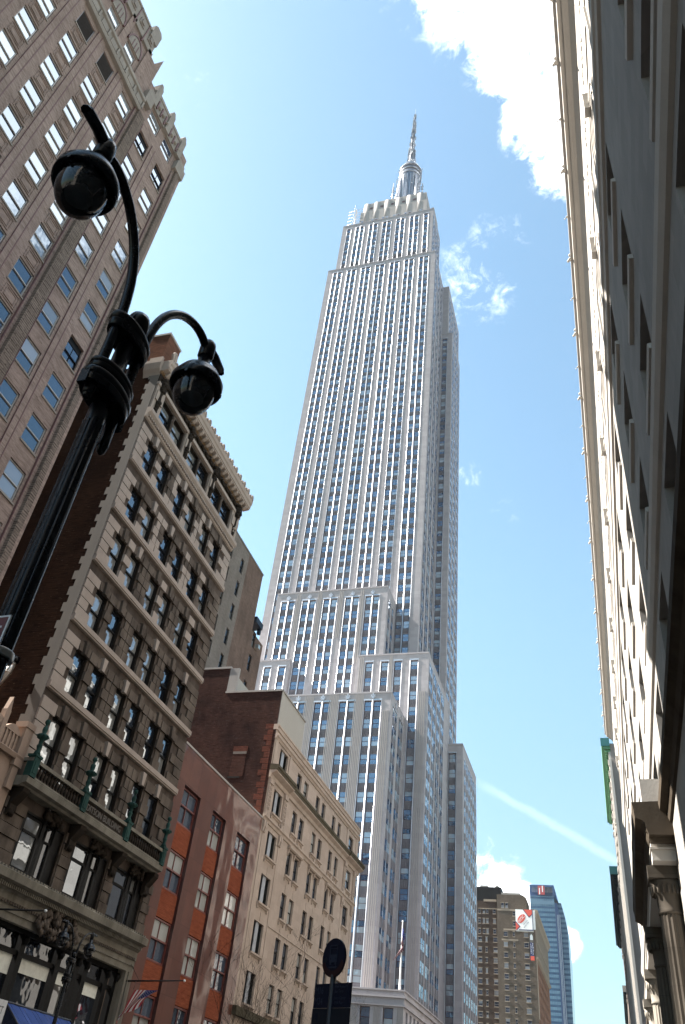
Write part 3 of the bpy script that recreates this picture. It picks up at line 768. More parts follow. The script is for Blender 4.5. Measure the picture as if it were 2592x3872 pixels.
    s.wall(S0, B, 0, 9.0, [(a, b, 0, 8.85) for a, b in ((33.9, 47.7),)], .02, .5, 5)
    s.prism([(0, 8.7), (.34, 8.7), (.36, 9.0), (.42, 9.02), (.42, 9.3), (.48, 9.32), (.48, 9.75), (.60, 9.85), (.66, 10.05), (.98, 10.15), (1.02, 10.5), (.8, 10.6), (.3, 10.66), (0, 10.66)], 32.7, 48.35, 5)
    for k in range(96): s.box(32.85 + k * .16, 32.93 + k * .16, 9.86, 10.05, .62, .78, 5)
    for k in range(74): s.box(32.9 + k * .207, 33.0 + k * .207, 9.32, 9.44, .48, .53, 3)
    for k in range(60): s.box(33.0 + k * .254, 33.16 + k * .254, 10.52, 10.66, .72, .88, 5)
    for i, x in enumerate((47.72, 48.0, 48.24)): s.box(x, x + (.24 if i < 2 else .12), 0, 8.7, .0, .34 + .06 * (i % 2), 5)
    s.build('shop_entablature', mats, th)
    sf = MB(F)
    sf.box(33.9, 47.7, 7.6, 7.82, -.45, -.25); sf.box(33.9, 47.7, 8.55, 8.86, -.46, -.2); sf.box(33.9, 47.7, 0, .7, -.46, -.2)
    for x in (33.9, 37.9, 41.25, 43.1, 44.0, 46.35, 47.4): sf.box(x, x + .42, .7, 8.55, -.46, -.14); sf.lathe([(.12, 8.1), (.2, 8.3), (.16, 8.5)], F(x + .21, 0, -.1), 8)
    sf.build('shop_frame', M['dark_frame'], th)
    for x0, x1, bld in ((34.35, 37.88, .85), (38.35, 41.23, .62), (41.7, 43.08, .55), (44.45, 46.33, .6)):
        g = MB(F); g.face([(x0, 4.0, -.42), (x1, 4.0, -.42), (x1, 7.6, -.42), (x0, 7.6, -.42)]); g.face([(x0, 7.82, -.42), (x1, 7.82, -.42), (x1, 8.55, -.42), (x0, 8.55, -.42)]); g.build('shop_window', M['gl_dull'], th, recalc=False)
        bd = MB(F); bd.box(x0 + .05, x1 - .05, 7.6 - bld, 7.6, -.40, -.38); bd.build('roller_blind', plain('roller_blind', (.62, .62, .55), .8), th)
    k_ = MB(F)                                   # carved cartouche over the shop door
    for q in range(150):
        s_ = .07 + .12 * rnd.random(); a_ = rnd.random() * 6.28; rr = rnd.random() ** .5
        k_.lathe([(0, -s_ * 1.5), (s_, -s_ * .3), (s_ * .7, s_ * .6), (0, s_ * 1.5)], F(39.6 + 1.9 * rr * math.cos(a_), 9.4 + .75 * rr * math.sin(a_) - .25 * abs(math.cos(a_)) * rr, .52 + .12 * rnd.random()), 6, 2 if rnd.random() < .35 else 3)
    k_.build('shop_cartouche', mats, th)
    dct = MB(); dct.tube([(-33.0, 32.72, 19.3), (-31.3, 32.45, 19.3), (-30.75, 32.42, 19.75), (-30.5, 32.5, 20.4), (-30.42, 32.5, 21.0)], .20, 12)
    for P, q in (((-30.45, 32.5, 20.85), .235), ((-30.52, 32.48, 20.35), .225), ((-30.95, 32.42, 19.52), .23), ((-31.5, 32.45, 19.3), .225)): dct.lathe([(q, -.04), (q, .04)], P, 12)
    d_ = dct.build('vent_duct', M['steel'], th)
    cap = MB(); cap.lathe([(.26, 0), (.30, .03), (.30, .28), (.24, .3)], (-30.4, 32.5, 21.0), 14); cap.build('duct_cowl', M['iron'], d_)
ditson()

# ------------------------------------------------------------------ polished granite building with orange brick spandrels
def orange():
    th = thing('granite_office', 'red granite office front with orange brick panels and red window frames', 'building', (-28, 57, 0))
    F = LF(); A, B = 49.12, 65.0
    bays = [(50.35, 53.12), (55.48, 58.0), (60.42, 63.25)]; rows = [18.35, 14.1, 9.88, 5.65, 1.4]
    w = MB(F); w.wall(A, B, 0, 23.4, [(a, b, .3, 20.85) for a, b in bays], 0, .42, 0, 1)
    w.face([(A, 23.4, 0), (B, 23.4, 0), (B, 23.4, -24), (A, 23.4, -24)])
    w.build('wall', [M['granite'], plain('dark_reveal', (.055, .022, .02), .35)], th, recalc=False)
    c = MB(F); c.box(A, B, 23.4, 23.55, -.5, .05); c.build('coping', M['coping'], th)
    for a, b in bays:
        for i, z in enumerate(rows):
            top = z - .02; bot = (rows[i + 1] + 2.5) if i + 1 < len(rows) else .3
            sp = MB(F); sp.box(a + .002, b - .002, bot, top, -.41, -.20); sp.build('spandrel', M['or_brick'], th)
    bk = MB(F)
    for a, b in bays: bk.face([(a, .3, -.415), (b, .3, -.415), (b, 20.85, -.415), (a, 20.85, -.415)])
    bk.build('backing', M['dark_frame'], th)
    gl = glass('office_glass', refl=(.10, .5), blind=(.40, .40, .37), pblind=.5, wav=.1)
    for a, b in bays:
        t = win_template(b - a - .02, 2.44, 'L', M['red_frame'], gl, fr=.10, cols=2, split=.52, fd=.12)
        for z in rows: add_window(th, t, F, (a + b) / 2, z + .01, -.36)
orange()

# ------------------------------------------------------------------ limestone corner building
def tan():
    th = thing('limestone_corner_building', 'warm limestone corner building with louvred windows and a projecting mossy cornice', 'building', (-28, 80, 0))
    F = LF(); A, B = 65.0, 95.0
    pairs = [(72.08, 73.36), (74.2, 75.48), (78.2, 79.46), (80.32, 81.56), (84.15, 85.36), (86.42, 87.6)]
    single = [(91.05, 92.95)]
    rows = [(28.42, 30.28), (24.52, 26.58), (20.78, 22.85), (17.12, 19.25), (13.5, 15.6), (9.95, 12.05), (5.9, 8.3)]
    sh = [(66.75, 68.95, 28.66, 30.5), (66.75, 68.9, 24.56, 26.65), (66.72, 68.95, 20.9, 22.95), (66.7, 68.98, 17.22, 19.42), (66.68, 68.92, 13.5, 15.8), (66.7, 68.85, 9.93, 12.15)]
    ph = [(a, b, z0, z1) for a, b in pairs for z0, z1 in rows]; s1 = [(a, b, z0, z1) for a, b in single for z0, z1 in rows]
    w = MB(F); w.wall(A, B, 0, 31.9, ph + s1 + sh, 0, .32)
    w.face([(B, 0, 0), (B, 31.9, 0), (B, 31.9, -28), (B, 0, -28)]); w.face([(A, 31.9, 0), (B, 31.9, 0), (B, 31.9, -28), (A, 31.9, -28)])
    w.build('wall', [M['tan_stone']], th)
    e = MB(EF(A)); e.face([(-60, 0, 0), (-28.02, 0, 0), (-28.02, 32, 0), (-28.02, 35.5, 0), (-33.95, 35.5, 0), (-33.95, 38.2, 0), (-60, 38.2, 0)])
    e.build('side_wall', M['tan_brick'], th, recalc=False)
    pm = [M['red_patch'], M['dit_quoin'], M['dark_frame'], brick('bricked_up_window', (.06, .03, .025), (.10, .05, .04), (.08, .06, .055), bw=.4, bh=.13)]
    pt = MB(EF(A)); pt.box(-31.95, -30.6, 27.15, 29.25, 0, .015, 3); pt.box(-32.0, -30.55, 29.5, 30.0, 0, .02, 0); pt.box(-31.95, -30.6, 29.26, 29.5, 0, .03, 1); pt.box(-32.1, -30.9, 27.0, 27.14, 0, .03, 2); pt.build('blocked_window', pm, th)
    pt = MB(EF(A)); pt.box(-32.3, -31.1, 25.6, 25.95, 0, .02, 1); pt.build('blocked_lintel', pm, th)
    pt = MB(EF(A))
    z = 8.0; k = 0
    while z < 31.8:                               # ragged red quoins at the street edge
        pt.box(-28.75 - (.3 if k % 2 else 0) - .15 * rnd.random(), -28.3, z, z + .5, 0, .012, 0); z += .55; k += 1
    pt.build('brick_quoin', pm, th)
    u = MB(EF(A)); u.box(-34.0, -28.0, 35.5, 35.68, -.35, .06); u.box(-60, -33.9, 38.2, 38.4, -.35, .06); u.box(-33.95, -33.0, 35.7, 38.2, -.3, .01)
    u.build('coping', M['coping'], th)
    ws = MB(); ws.box(-34, -28.0, 65.02, 72.0, 31.9, 35.5); ws.box(-28.45, -27.96, 65.01, 65.5, 31.9, 35.52); ws.box(-60, -33.9, 65.02, 70.5, 35.5, 38.2)
    ws.build('penthouse_wall', M['white_stucco'], th)
    cc = MB(); cc.box(-34, -27.9, 65, 72.1, 35.5, 35.65); cc.build('penthouse_coping', M['coping'], th)
    t = MB(F)
    def course(v, prof, a=A - .05, b=B + .1, m=0): t.prism([(p[0], v + p[1]) for p in prof], a, b, m)
    course(30.75, [(0, 0), (.08, 0), (.16, .18), (.26, .25), (.28, .45), (.10, .5), (0, .5)])
    course(31.6, [(-.3, 0), (.10, 0), (.14, .3), (.22, .36), (.22, .52), (-.3, .52)])
    course(23.35, [(0, 0), (.10, .05), (.14, .25), (.26, .34), (.26, .48), (0, .5)])
    course(15.95, [(0, 0), (.06, 0), (.06, .12), (0, .12)], 69.6, 90.3)
    # main cornice: deep soffit, heavier over the end bays
    def cornice(a, b, ov):
        t.prism([(0, 27.05), (.14, 27.1), (.2, 27.4), (ov * .8, 27.62), (ov * .82, 27.72), (0, 27.72)], a, b, 0)
        t.prism([(0, 27.72), (ov * .86, 27.72), (ov * .9, 27.9), (ov, 27.98), (ov, 28.2), (0, 28.28)], a - .02, b + .02, 1)
    cornice(A - .1, 70.0, .85); cornice(70.03, 89.97, .62); cornice(90.0, B + .75, .85)
    # banded pilasters of the end bays
    for x in (65.5, 69.6, 90.25, 94.2):
        for dx in (-.22, .22):
            t.box(x + dx - .16, x + dx + .16, 23.85, 27.05, 0, .14); t.box(x + dx - .20, x + dx + .20, 26.6, 27.05, .0, .24); t.box(x + dx - .2, x + dx + .2, 23.85, 24.2, .0, .22)
            for q in range(6): t.box(x + dx - .05, x + dx + .05, 24.4 + q * .34, 24.62 + q * .34, .14, .2)
            t.box(x + dx - .16, x + dx + .16, 22.85, 23.35, 0, .22); t.prism([(0, 22.4), (.12, 22.45), (.2, 22.85), (0, 22.85)], x + dx - .13, x + dx + .13)
        t.box(x - .3, x + .3, 28.3, 30.75, 0, .07)
        t.box(x - .06, x + .06, 1, 22.4, 0, .05)
    for (a, b, z0, z1) in ph + s1 + sh:
        if z0 > 28.5: continue
        t.prism([(0, z0 - .30), (.05, z0 - .3), (.12, z0 - .2), (.22, z0 - .16), (.22, z0 - .02), (0, z0)], a - .14, b + .14)
        if z0 < 28:
            t.prism([(0, z0 - .52), (.1, z0 - .5), (.12, z0 - .3), (0, z0 - .3)], a - .06, a + .10); t.prism([(0, z0 - .52), (.1, z0 - .5), (.12, z0 - .3), (0, z0 - .3)], b - .10, b + .06)
        t.box((a + b) / 2 - .03, (a + b) / 2 + .03, z1 + .1, z1 + .8, 0, .03)
    for a in (pairs[0][0], pairs[2][0], pairs[4][0]):       # hoods over the fourth floor pairs
        b = a + 3.5
        t.prism([(0, 22.98), (.2, 23.0), (.3, 23.1), (.3, 23.25), (0, 23.3)], a - .2, b + .2)
        for x in (a - .1, a + 1.7, b - .05): t.prism([(0, 22.4), (.1, 22.45), (.2, 22.98), (0, 22.98)], x, x + .16)
    t.build('stone_trim', [M['tan_trim'], M['tan_mould']], th)
    gl = glass('hotel_glass', refl=(.13, .7), blind=(.33, .33, .31), pblind=.22, wav=.08)
    tp = {}
    for (a, b, z0, z1) in ph + s1:
        k = (round((b - a) * 5), round((z1 - z0) * 20))
        if k not in tp: tp[k] = win_template(b - a - .01, z1 - z0 - .02, 'L', M['dark_frame'], gl, fr=.07, fd=.06)
        add_window(th, tp[k], F, (a + b) / 2, z0 + .01, -.25)
    for (a, b, z0, z1) in sh:
        l = MB(F)
        for k in range(24):
            v = z0 + .06 + k * (z1 - z0 - .1) / 24
            for x0, x1 in ((a + .06, a + .72), (b - .72, b - .06)): l.prism([(-.30, v), (-.20, v), (-.26, v + .05)], x0, x1)
        for x in (a, a + .72, b - .78, b - .06): l.box(x, x + .06, z0, z1, -.31, -.18)
        o = l.build('louvred_shutter', plain('dark_louvre', (.02, .022, .022), .5), th)
        g = MB(F); g.box(a + .78, b - .78, z0, z1, -.31, -.14); g.build('shutter_panel', plain('grey_shutter_panel', (.30, .31, .33), .45), o)
        bb = MB(F); bb.face([(a, z0, -.318), (b, z0, -.318), (b, z1, -.318), (a, z1, -.318)]); bb.build('shutter_backing', M['dark_frame'], o, recalc=False)
    rf = MB(F); rf.box(89, 96, 7.6, 8.3, 0, .9); rf.box(A, 95.1, 8.9, 9.5, 0, .35); rf.build('lower_ledge', M['tan_mould'], th)
tan()

# ------------------------------------------------------------------ tall plain brick apartment block behind
def apartment():
    th = thing('brick_apartment_block', 'plain weathered brick apartment block rising behind the carved building', 'building', (-40, 73, 0))
    b1 = brick('pale_painted_brick', (.20, .175, .155), (.25, .22, .195), (.17, .15, .135), bw=.5, bh=.14, streak=.35, dark=(.17, .14, .12), patch=.5)
    b2 = brick('worn_brown_brick', (.155, .105, .085), (.22, .155, .125), (.17, .145, .13), bw=.5, bh=.14, streak=.4, dark=(.10, .075, .065), patch=.6)
    F = LF(-40); 
    h1 = [(c_, c_ + .85, z, z + 2.1) for c_ in (69.9, 73.35) for z in (35.6, 39.4, 43.0, 46.4, 49.8, 53.15, 56.5)]; h2 = [(80.6, 81.5, z, z + 2.2) for z in (36, 39.6, 43.2, 46.8, 50.1)]
    w = MB(F); w.wall(66, 75.2, 0, 60.45, h1, 0, .25, 0); w.wall(75.2, 80.1, 0, 60.45, [], 0, .25, 1); w.wall(80.1, 84, 0, 52, h2, 0, .25, 1)
    w.face([(80.1, 52, 0), (80.1, 60.45, 0), (80.1, 60.45, -22), (80.1, 52, -22)], 1); w.face([(80.1, 52, 0), (84, 52, 0), (84, 52, -20), (80.1, 52, -20)], 1)
    w.build('wall', [b1, b2], th, recalc=False)
    e = MB(EF(66)); hh = [(-40.9, -40.2, z, z + 2.1) for z in (38.5, 42.3, 46, 49.6)]
    e.wall(-62, -40, 0, 60.45, [], 0); e.build('side_wall', b1, th, recalc=False)
    r = MB(F); r.box(66, 80.2, 60.45, 60.7, -.5, .06); r.build('coping', M['dit_quoin'], th)
    t = win_template(.84, 2.08, 'L', M['dark_frame'], M['gl_dull'], fr=.07); t2 = win_template(.89, 2.18, 'L', M['dark_frame'], M['gl_dull'], fr=.07)
    for h in h1: add_window(th, t, F, (h[0] + h[1]) / 2, h[2] + .01, -.2)
    for h in h2: add_window(th, t2, F, (h[0] + h[1]) / 2, h[2] + .01, -.2)
    b = MB(F); b.box(80.105, 82.3, 53.3, 54.1, -2.5, .35); b.box(81.9, 82.3, 52.6, 53.3, -.2, .2); b.build('roof_canopy', plain('blue_grey_metal', (.016, .024, .038), .5, spec=.15), th)
    ac = MB(F)
    for z in (42.6, 50.4): ac.box(81.7, 82.3, z, z + .5, 0, .5)
    ac.build('air_conditioner', M['steel'], th)
apartment()

# ------------------------------------------------------------------ the great art deco tower
M['esb_stone'] = stone('grey_limestone', (.465, .435, .445), (.38, .35, .36), blocks=(1.9, .95, .010), streak=.22, spots=.35, joint=.90, fine=3, k=.84)
M['esb_flute'] = stone('fluted_limestone', (.465, .43, .41), (.35, .32, .30), streak=.4, spots=.3, fine=3, k=.80)
M['esb_metal'] = plain('chrome_nickel_steel', (.50, .505, .53), .38, .8, var=.12, scale=.6)
M['esb_spandrel'] = stone('grey_aluminium_spandrel', (.19, .178, .19), (.10, .092, .10), streak=.5, spots=.3, rough=.55, fine=3, k=.95)
M['esb_red'] = plain('oxide_red_sash', (.10, .028, .024), .5)
M['esb_glass'] = glass('tower_glass', dark=(.025, .045, .08), blind=(.36, .42, .46), pblind=.5, refl=(.17, .55), wav=.03, tint=(.78, .88, 1))
M['mast_metal'] = plain('mast_metal', (.20, .22, .26), .38, .6, var=.5, scale=.5)
M['mast_glass'] = glass('mast_glass', dark=(.04, .06, .09), pblind=.1, refl=(.2, .6), wav=.02)

def esb():
    th = thing('art_deco_skyscraper', 'towering pale limestone art deco skyscraper with stepped setbacks and antenna mast', 'skyscraper', (-58, 160, 0))
    wins = []
    FL = 3.62
    def fan(mb, F, u, v, s=1.0):
        for k in range(-2, 3):
            a = k * .42; L = s * (1.0 - .16 * abs(k))
            c, n = math.sin(a), math.cos(a); p = (-n, c)
            mb.poly([(u - .05 * n, v), (u + .05 * n, v), (u + c * L + .11 * s * n, v + n * L), (u + c * L * 1.08, v + n * L * 1.1), (u + c * L - .11 * s * n, v + n * L)], .02, .16)
    def halfround(mb, F, u, r, v0, v1, w, pr=1.0):
        n = 6; P = [(u - r * math.cos(math.pi * k / n), w + r * .8 * pr * math.sin(math.pi * k / n)) for k in range(n + 1)]
        for k in range(n):
            mb.face([(P[k][0], v0, P[k][1]), (P[k + 1][0], v0, P[k + 1][1]), (P[k + 1][0], v1, P[k + 1][1]), (P[k][0], v1, P[k][1])], 0, True)
        mb.face([(p[0], v1, p[1]) for p in P], 0); 
    def block(F, u0, u1, v0, v1, bays, vb0, fans=False, flutes=(), sides=None, prio=5, name='setback_block', fl=FL, rich=True, flat=False, phase=0.0, roofd=None):
        D, PR = (.13, .3) if flat else (.42, 1.0)
        """bays: (centre, 'd'|'s', top)"""
        holes = []
        for c, k, vt in bays:
            hw = 1.85 if k == 'd' else .98
            holes.append((c - hw, c + hw, vb0, vt))
        w = MB(F); w.wall(u0, u1, v0, v1, holes, 0, D)
        if sides:
            for sx, dep in sides: w.face([(sx, v0, 0), (sx, v1, 0), (sx, v1, -dep), (sx, v0, -dep)])
        if roofd: w.face([(u0, v1, 0), (u1, v1, 0), (u1, v1, -roofd), (u0, v1, -roofd)])
        w.box(u0, u1, v1 - .35, v1, 0, .10 * PR)
        for f0, f1, a, b in flutes:
            n = max(2, int((f1 - f0) / .34))
            for i in range(n): w.box(f0 + (i + .15) * (f1 - f0) / n, f0 + (i + .62) * (f1 - f0) / n, a, b, 0, .09, 1)
        w.build(name, [M['esb_stone'], M['esb_flute']], th)
        for c, k, vt in bays:
            hw = 1.85 if k == 'd' else .98
            bk = MB(F); mt = MB(F)
            bk.face([(c - hw, vb0, .02 - D), (c + hw, vb0, .02 - D), (c + hw, vt, .02 - D), (c - hw, vt, .02 - D)])
            sw = .075
            halfround(mt, F, c - hw + .07, sw, vb0, vt + .35, .0 if not flat else -.07, PR); halfround(mt, F, c + hw - .07, sw, vb0, vt + .35, .0 if not flat else -.07, PR)
            mt.box(c - hw - .05, c + hw + .05, vt, vt + .32, -.05, .09 * PR)
            if k == 'd':
                halfround(mt, F, c, .18, vb0, vt + (.9 if fans else .45), -.04, PR)
                xs = [(c - hw + .16, c - .22), (c + .22, c + hw - .16)]
                if fans: fan(mt, F, c, vt + .3, 1.15)
            else: xs = [(c - hw + .2, c + hw - .2)]
            v = vt - .15 - phase
            while v - FL > vb0:
                wh = 2.02
                for x0, x1 in xs:
                    bk.box(x0, x1, v - FL, v - wh, .021 - D, .15 - D)
                    if rich and not flat:
                        for q in (.22, .5, .78):
                            xx = x0 + (x1 - x0) * q; bk.prism([(-.27, v - FL + .1), (-.16, v - FL + .5), (-.27, v - wh - .08)], xx - .07, xx + .07)
                    wins.append((prio, F, x0, x1, v - wh, v, .12 - D))
                v -= FL
            o = bk.build('window_bay', [M['esb_spandrel']], th)
            mt.build('metal_trim', [M['esb_metal']], o)
    # five storey base on the street corner
    bE = [(-31.6 - i * 2.95 + (1.1 if i else 0) * 0, 0) for i in range(19)]
    bh = []
    for i in range(17):
        c = -30.1 - i * 3.28
        for z in (15.1, 11.2, 7.3): bh.append((c - .72, c + .72, z, z + 2.45))
    w = MB(EF(123)); w.wall(-88, -28, 0, 19.35, bh, 0, .35)
    for i in range(17):
        c = -28.45 - i * 3.28
        for q in range(5): w.box(c - .42 + q * .2, c - .31 + q * .2, .5, 17.6, 0, .07, 1)
    for v0, v1, o in ((17.75, 18.05, .22), (18.05, 18.75, .08), (18.75, 18.95, .28), (18.95, 19.55, .06), (19.55, 19.75, .2)): w.box(-88, -28 + o, v0, v1, -.4, o)
    w.build('base', [M['esb_stone'], M['esb_flute']], th)
    bn = []
    for i in range(44):
        c = 125.3 + i * 2.55
        for z in (15.1, 11.2, 7.3): bn.append((c - .62, c + .62, z, z + 2.3))
    w = MB(LF(-28)); w.wall(123, 252, 0, 19.35, bn, 0, .35)
    for v0, v1, o in ((17.75, 18.05, .22), (18.05, 18.75, .08), (18.75, 18.95, .28), (18.95, 19.55, .06), (19.55, 19.75, .2)): w.box(123.001, 252, v0, v1, -.4, o - .003)
    w.face([(123, 19.5, -.1), (252, 19.5, -.1), (252, 19.5, -60), (123, 19.5, -60)])
    w.build('base_flank', [M['esb_stone']], th)
    for (a, b, z0, z1) in bh: wins.append((9, EF(123), a + .05, b - .05, z0, z1, -.3)) if a > -48 else None
    for (a, b, z0, z1) in bn: wins.append((9, LF(-28), a + .05, b - .05, z0, z1, -.3))
    # lower setback block A, blocks B (north) and its southern twin, block C, shaft
    A_ = [(-41.0 - 5.3 * i, 'd', 72.2) for i in range(8)]
    block(EF(141), -80, -37.3, 19.5, 74.1, A_, 19.9, True, [(-44.0 - 5.3 * i - .9, -43.55 - 5.3 * i + .7, 20, 73.6) for i in range(7)] + [(-38.9, -37.5, 20, 70)], [(-80, 14)], prio=0, roofd=14, name='front_block')
    AN = [(144.9, 'd', 71.8), (150.2, 'd', 71.8)]
    block(LF(-37.3), 141.002, 154, 19.5, 74.1, AN, 19.9, True, prio=6, flat=True, name='front_block_flank')
    B_ = [(-35.72, 's', 87.6), (-39.4, 's', 87.6), (-42.45, 's', 87.6), (-46.05, 's', 87.6)]
    block(EF(153), -48.9, -32.5, 19.5, 89.5, B_, 19.9, False, [(-48.4, -47.2, 60, 89), (-41.3, -40.6, 80, 89), (-34.5, -32.9, 20, 80)], [(-48.9, 10)], prio=1, roofd=23, name='north_block')
    BL = [(-67.0, 's', 87.6), (-70.6, 's', 87.6), (-74, 's', 87.6)]
    block(EF(153.02), -82, -65.2, 19.5, 89.5, BL, 60, False, [], [(-65.2, 3), (-82, 20)], prio=2, roofd=9, name='south_block')
    BN = [(155.9, 'd', 87.2), (160.6, 'd', 87.2), (165.3, 'd', 87.2), (170, 'd', 87.2)]
    block(LF(-32.5), 153.002, 177.99, 19.5, 89.5, BN, 20.2, False, prio=6, flat=True, name='north_block_flank', rich=False)
    C_ = [(-46.9, 'd', 106.0), (-51.95, 'd', 106.0), (-57.5, 'd', 106.0), (-63.0, 'd', 106.0), (-68.5, 'd', 106.0)]
    block(EF(153.8), -71.7, -43.2, 70, 108.6, C_, 70.2, True, [(-49.95, -48.95, 88, 108), (-55.3, -54.2, 95, 108), (-60.8, -59.7, 95, 108), (-66.3, -65.2, 95, 108)], [(-71.7, 9)], prio=1, roofd=8.2, name='middle_block')
    CN = [(156.3, 's', 105.5), (159.4, 's', 105.5)]
    block(LF(-43.2), 153.81, 162, 88, 108.6, CN, 89, False, prio=6, flat=True, name='middle_block_flank')
    S_ = [(-57.85 + 5.52 * i, 'd', 259.4) for i in range(-3, 4)]
    block(EF(162), -78.5, -37.2, 85, 261.8, S_, 86, False, [], [(-78.5, 38)], prio=4, roofd=16.4, name='tower_shaft', fl=FL)
    SN = [(165.2, 'd', 259.0), (170.4, 'd', 259.0), (175.6, 'd', 259.0)]
    block(LF(-37.2), 162.002, 178.5, 85, 261.8, SN, 86, False, prio=7, flat=True, name='tower_shaft_flank', rich=False)
    # central northern pavilion, stepping out
    block(EF(178.4), -37.2, -33.4, 70, 233.6, [(-36.0, 's', 230.8)], 72, False, [], None, prio=6, roofd=16, name='pavilion')
    block(LF(-33.4), 178.402, 194.6, 70, 233.6, [(181.4, 'd', 231), (186.5, 'd', 231), (191.6, 'd', 231)], 72, False, prio=7, flat=True, name='pavilion_flank', rich=False)
    block(EF(178.6), -37.2, -35.0, 233.6, 262.2, [], 234, False, [], None, roofd=22, name='pavilion_top')
    block(LF(-35.0), 178.602, 201, 233.6, 262.2, [(182, 'd', 259), (187, 'd', 259), (192, 'd', 259), (197, 'd', 259)], 234, False, prio=7, flat=True, name='pavilion_top_flank', rich=False)
    # low north wing
    block(EF(178), -33.6, -29.0, 19.5, 78.9, [(-31.45, 's', 76.6)], 20, True, [(-33.3, -32.7, 20, 70)], None, prio=3, roofd=21, name='north_wing')
    block(LF(-29.0), 178.002, 199, 19.5, 78.9, [(181.2, 's', 76), (184.4, 's', 76), (187.6, 's', 76), (190.8, 's', 76), (194, 's', 76), (197, 's', 76)], 20, False, prio=6, flat=True, name='north_wing_flank', rich=False)
    # upper tier
    T_ = [(-57.8 + 5.6 * i, 'd', 292.4) for i in range(-2, 3)] + [(-57.8 - 15.8, 's', 292.4), (-57.8 + 15.9, 's', 292.4)]
    block(EF(164), -76.5, -39.2, 261.8, 295.2, T_, 263.6, False, [], [(-76.5, 30)], prio=5, roofd=14.3, name='upper_tier')
    block(LF(-39.2), 164.002, 178.4, 261.8, 295.2, [(166.6, 'd', 292), (171.4, 'd', 292), (176, 'd', 292)], 263.6, False, prio=7, flat=True, name='upper_tier_flank', rich=False)
        # crown: lobed stone block with small windows
    cr = MB()
    cr.box(-71.0, -42.6, 167, 178, 295.1, 308.6); cr.box(-68.6, -43.3, 167.6, 178, 308.6, 315.6); cr.box(-66.0, -47.5, 169, 194, 300, 318.6)
    for x in (-68.9, -64.6, -60.0, -55.2, -50.5, -46.0): cr.lathe([(1.9, 295.1), (1.9, 308.6), (1.75, 308.9), (1.6, 315.6), (1.4, 315.8)], (x, 168.75, 0), 14)
    cr.box(-40.9, -39.9, 168, 176, 295, 303)
    for x in (-66.8, -62.3, -57.6, -52.9, -48.2): cr.box(x - .7, x + .7, 310.6, 312.0, 166.9 - 167 + 167.55, 0)if False else None
    cr.build('crown', M['esb_flute'], th)
    cw = MB(EF(166.95))
    for x in (-66.8, -62.3, -57.6, -52.9, -48.2): cw.box(x - .6, x + .6, 311.0, 312.3, -.7, -.56, 1)
    for x in (-69.7, -65.3, -63.9, -60.7, -59.3, -56.0, -54.6, -51.2, -49.8, -45.2): cw.box(x - .55, x + .55, 299.2, 301.2, -.2, .04, 0 if int(x * 10) % 3 else 1); cw.box(x - .7, x + .7, 301.2, 301.5, -.2, .12, 2)
    cw.build('crown_window', [M['esb_glass'], M['esb_red'], M['esb_metal']], th)
    # mooring mast: glazed shaft with winged buttresses, dome, antenna
    cx, cy = -55.6, 183.0
    ms = MB()
    ms.lathe([(5.6, 315), (5.6, 322), (4.9, 323), (4.8, 355), (5.1, 357), (5.1, 360), (4.7, 361), (4.7, 364), (4.9, 365), (4.6, 367.2), (3.7, 369.6), (2.4, 371.5), (1.9, 372)], (cx, cy, 0), 24)
    ms.build('mast', M['mast_metal'], th)
    g = MB()
    for k in range(20):
        t = 2 * math.pi * k / 20; g.box(cx + 4.86 * math.cos(t) - .12, cx + 4.86 * math.cos(t) + .12, cy + 4.86 * math.sin(t) - .12, cy + 4.86 * math.sin(t) + .12, 322, 356)
    for zz in (357.5, 361.0, 364.6): g.lathe([(5.35, zz), (5.35, zz + .35)], (cx, cy, 0), 24)
    g.build('mast_rib', M['esb_metal'], th)
    wg = MB()
    for t in (math.pi * .25, math.pi * .75, math.pi * 1.25, math.pi * 1.75):
        ca, sa = math.cos(t), math.sin(t); F = lambda u, v, w, ca=ca, sa=sa: (cx + u * ca - w * sa, cy + u * sa + w * ca, v)
        wb = MB(F); wb.poly([(4.5, 316), (8.6, 316), (8.4, 324), (7.2, 333), (6.2, 342), (5.6, 352), (4.6, 357)], -.55, .55)
        wg.v += wb.v; off = len(wg.v) - len(wb.v); wg.f += [[i + off for i in f] for f in wb.f]; wg.m += wb.m; wg.sm += wb.sm
    wg.build('mast_wing', M['mast_metal'], th)
    an = MB(); ax, ay = -56.6, 185.5
    def lat(z0, z1, r0_, r1_, n):
        for q in range(4):
            t = math.pi / 4 + q * math.pi / 2
            an.tube([(ax + r0_ * math.cos(t), ay + r0_ * math.sin(t), z0), (ax + r1_ * math.cos(t), ay + r1_ * math.sin(t), z1)], .16, 5)
        for i in range(n):
            z = z0 + (z1 - z0) * i / n; zz = z0 + (z1 - z0) * (i + 1) / n; r = r0_ + (r1_ - r0_) * i / n; rr = r0_ + (r1_ - r0_) * (i + 1) / n
            for q in range(4):
                t, t2 = math.pi / 4 + q * math.pi / 2, math.pi / 4 + (q + 1) * math.pi / 2
                an.tube([(ax + r * math.cos(t), ay + r * math.sin(t), z), (ax + rr * math.cos(t2), ay + rr * math.sin(t2), zz)], .09, 4)
                an.tube([(ax + r * math.cos(t), ay + r * math.sin(t), z), (ax + r * math.cos(t2), ay + r * math.sin(t2), z)], .09, 4)
    lat(371, 388, 1.9, 1.5, 7); lat(388, 404, 1.35, 1.0, 8); lat(404, 424, .8, .55, 12)
    an.lathe([(1.2, 371), (.9, 388), (.6, 404), (.38, 424), (.25, 431), (.1, 432.5), (.06, 438)], (ax, ay, 0), 8)
    r2 = random.Random(5)
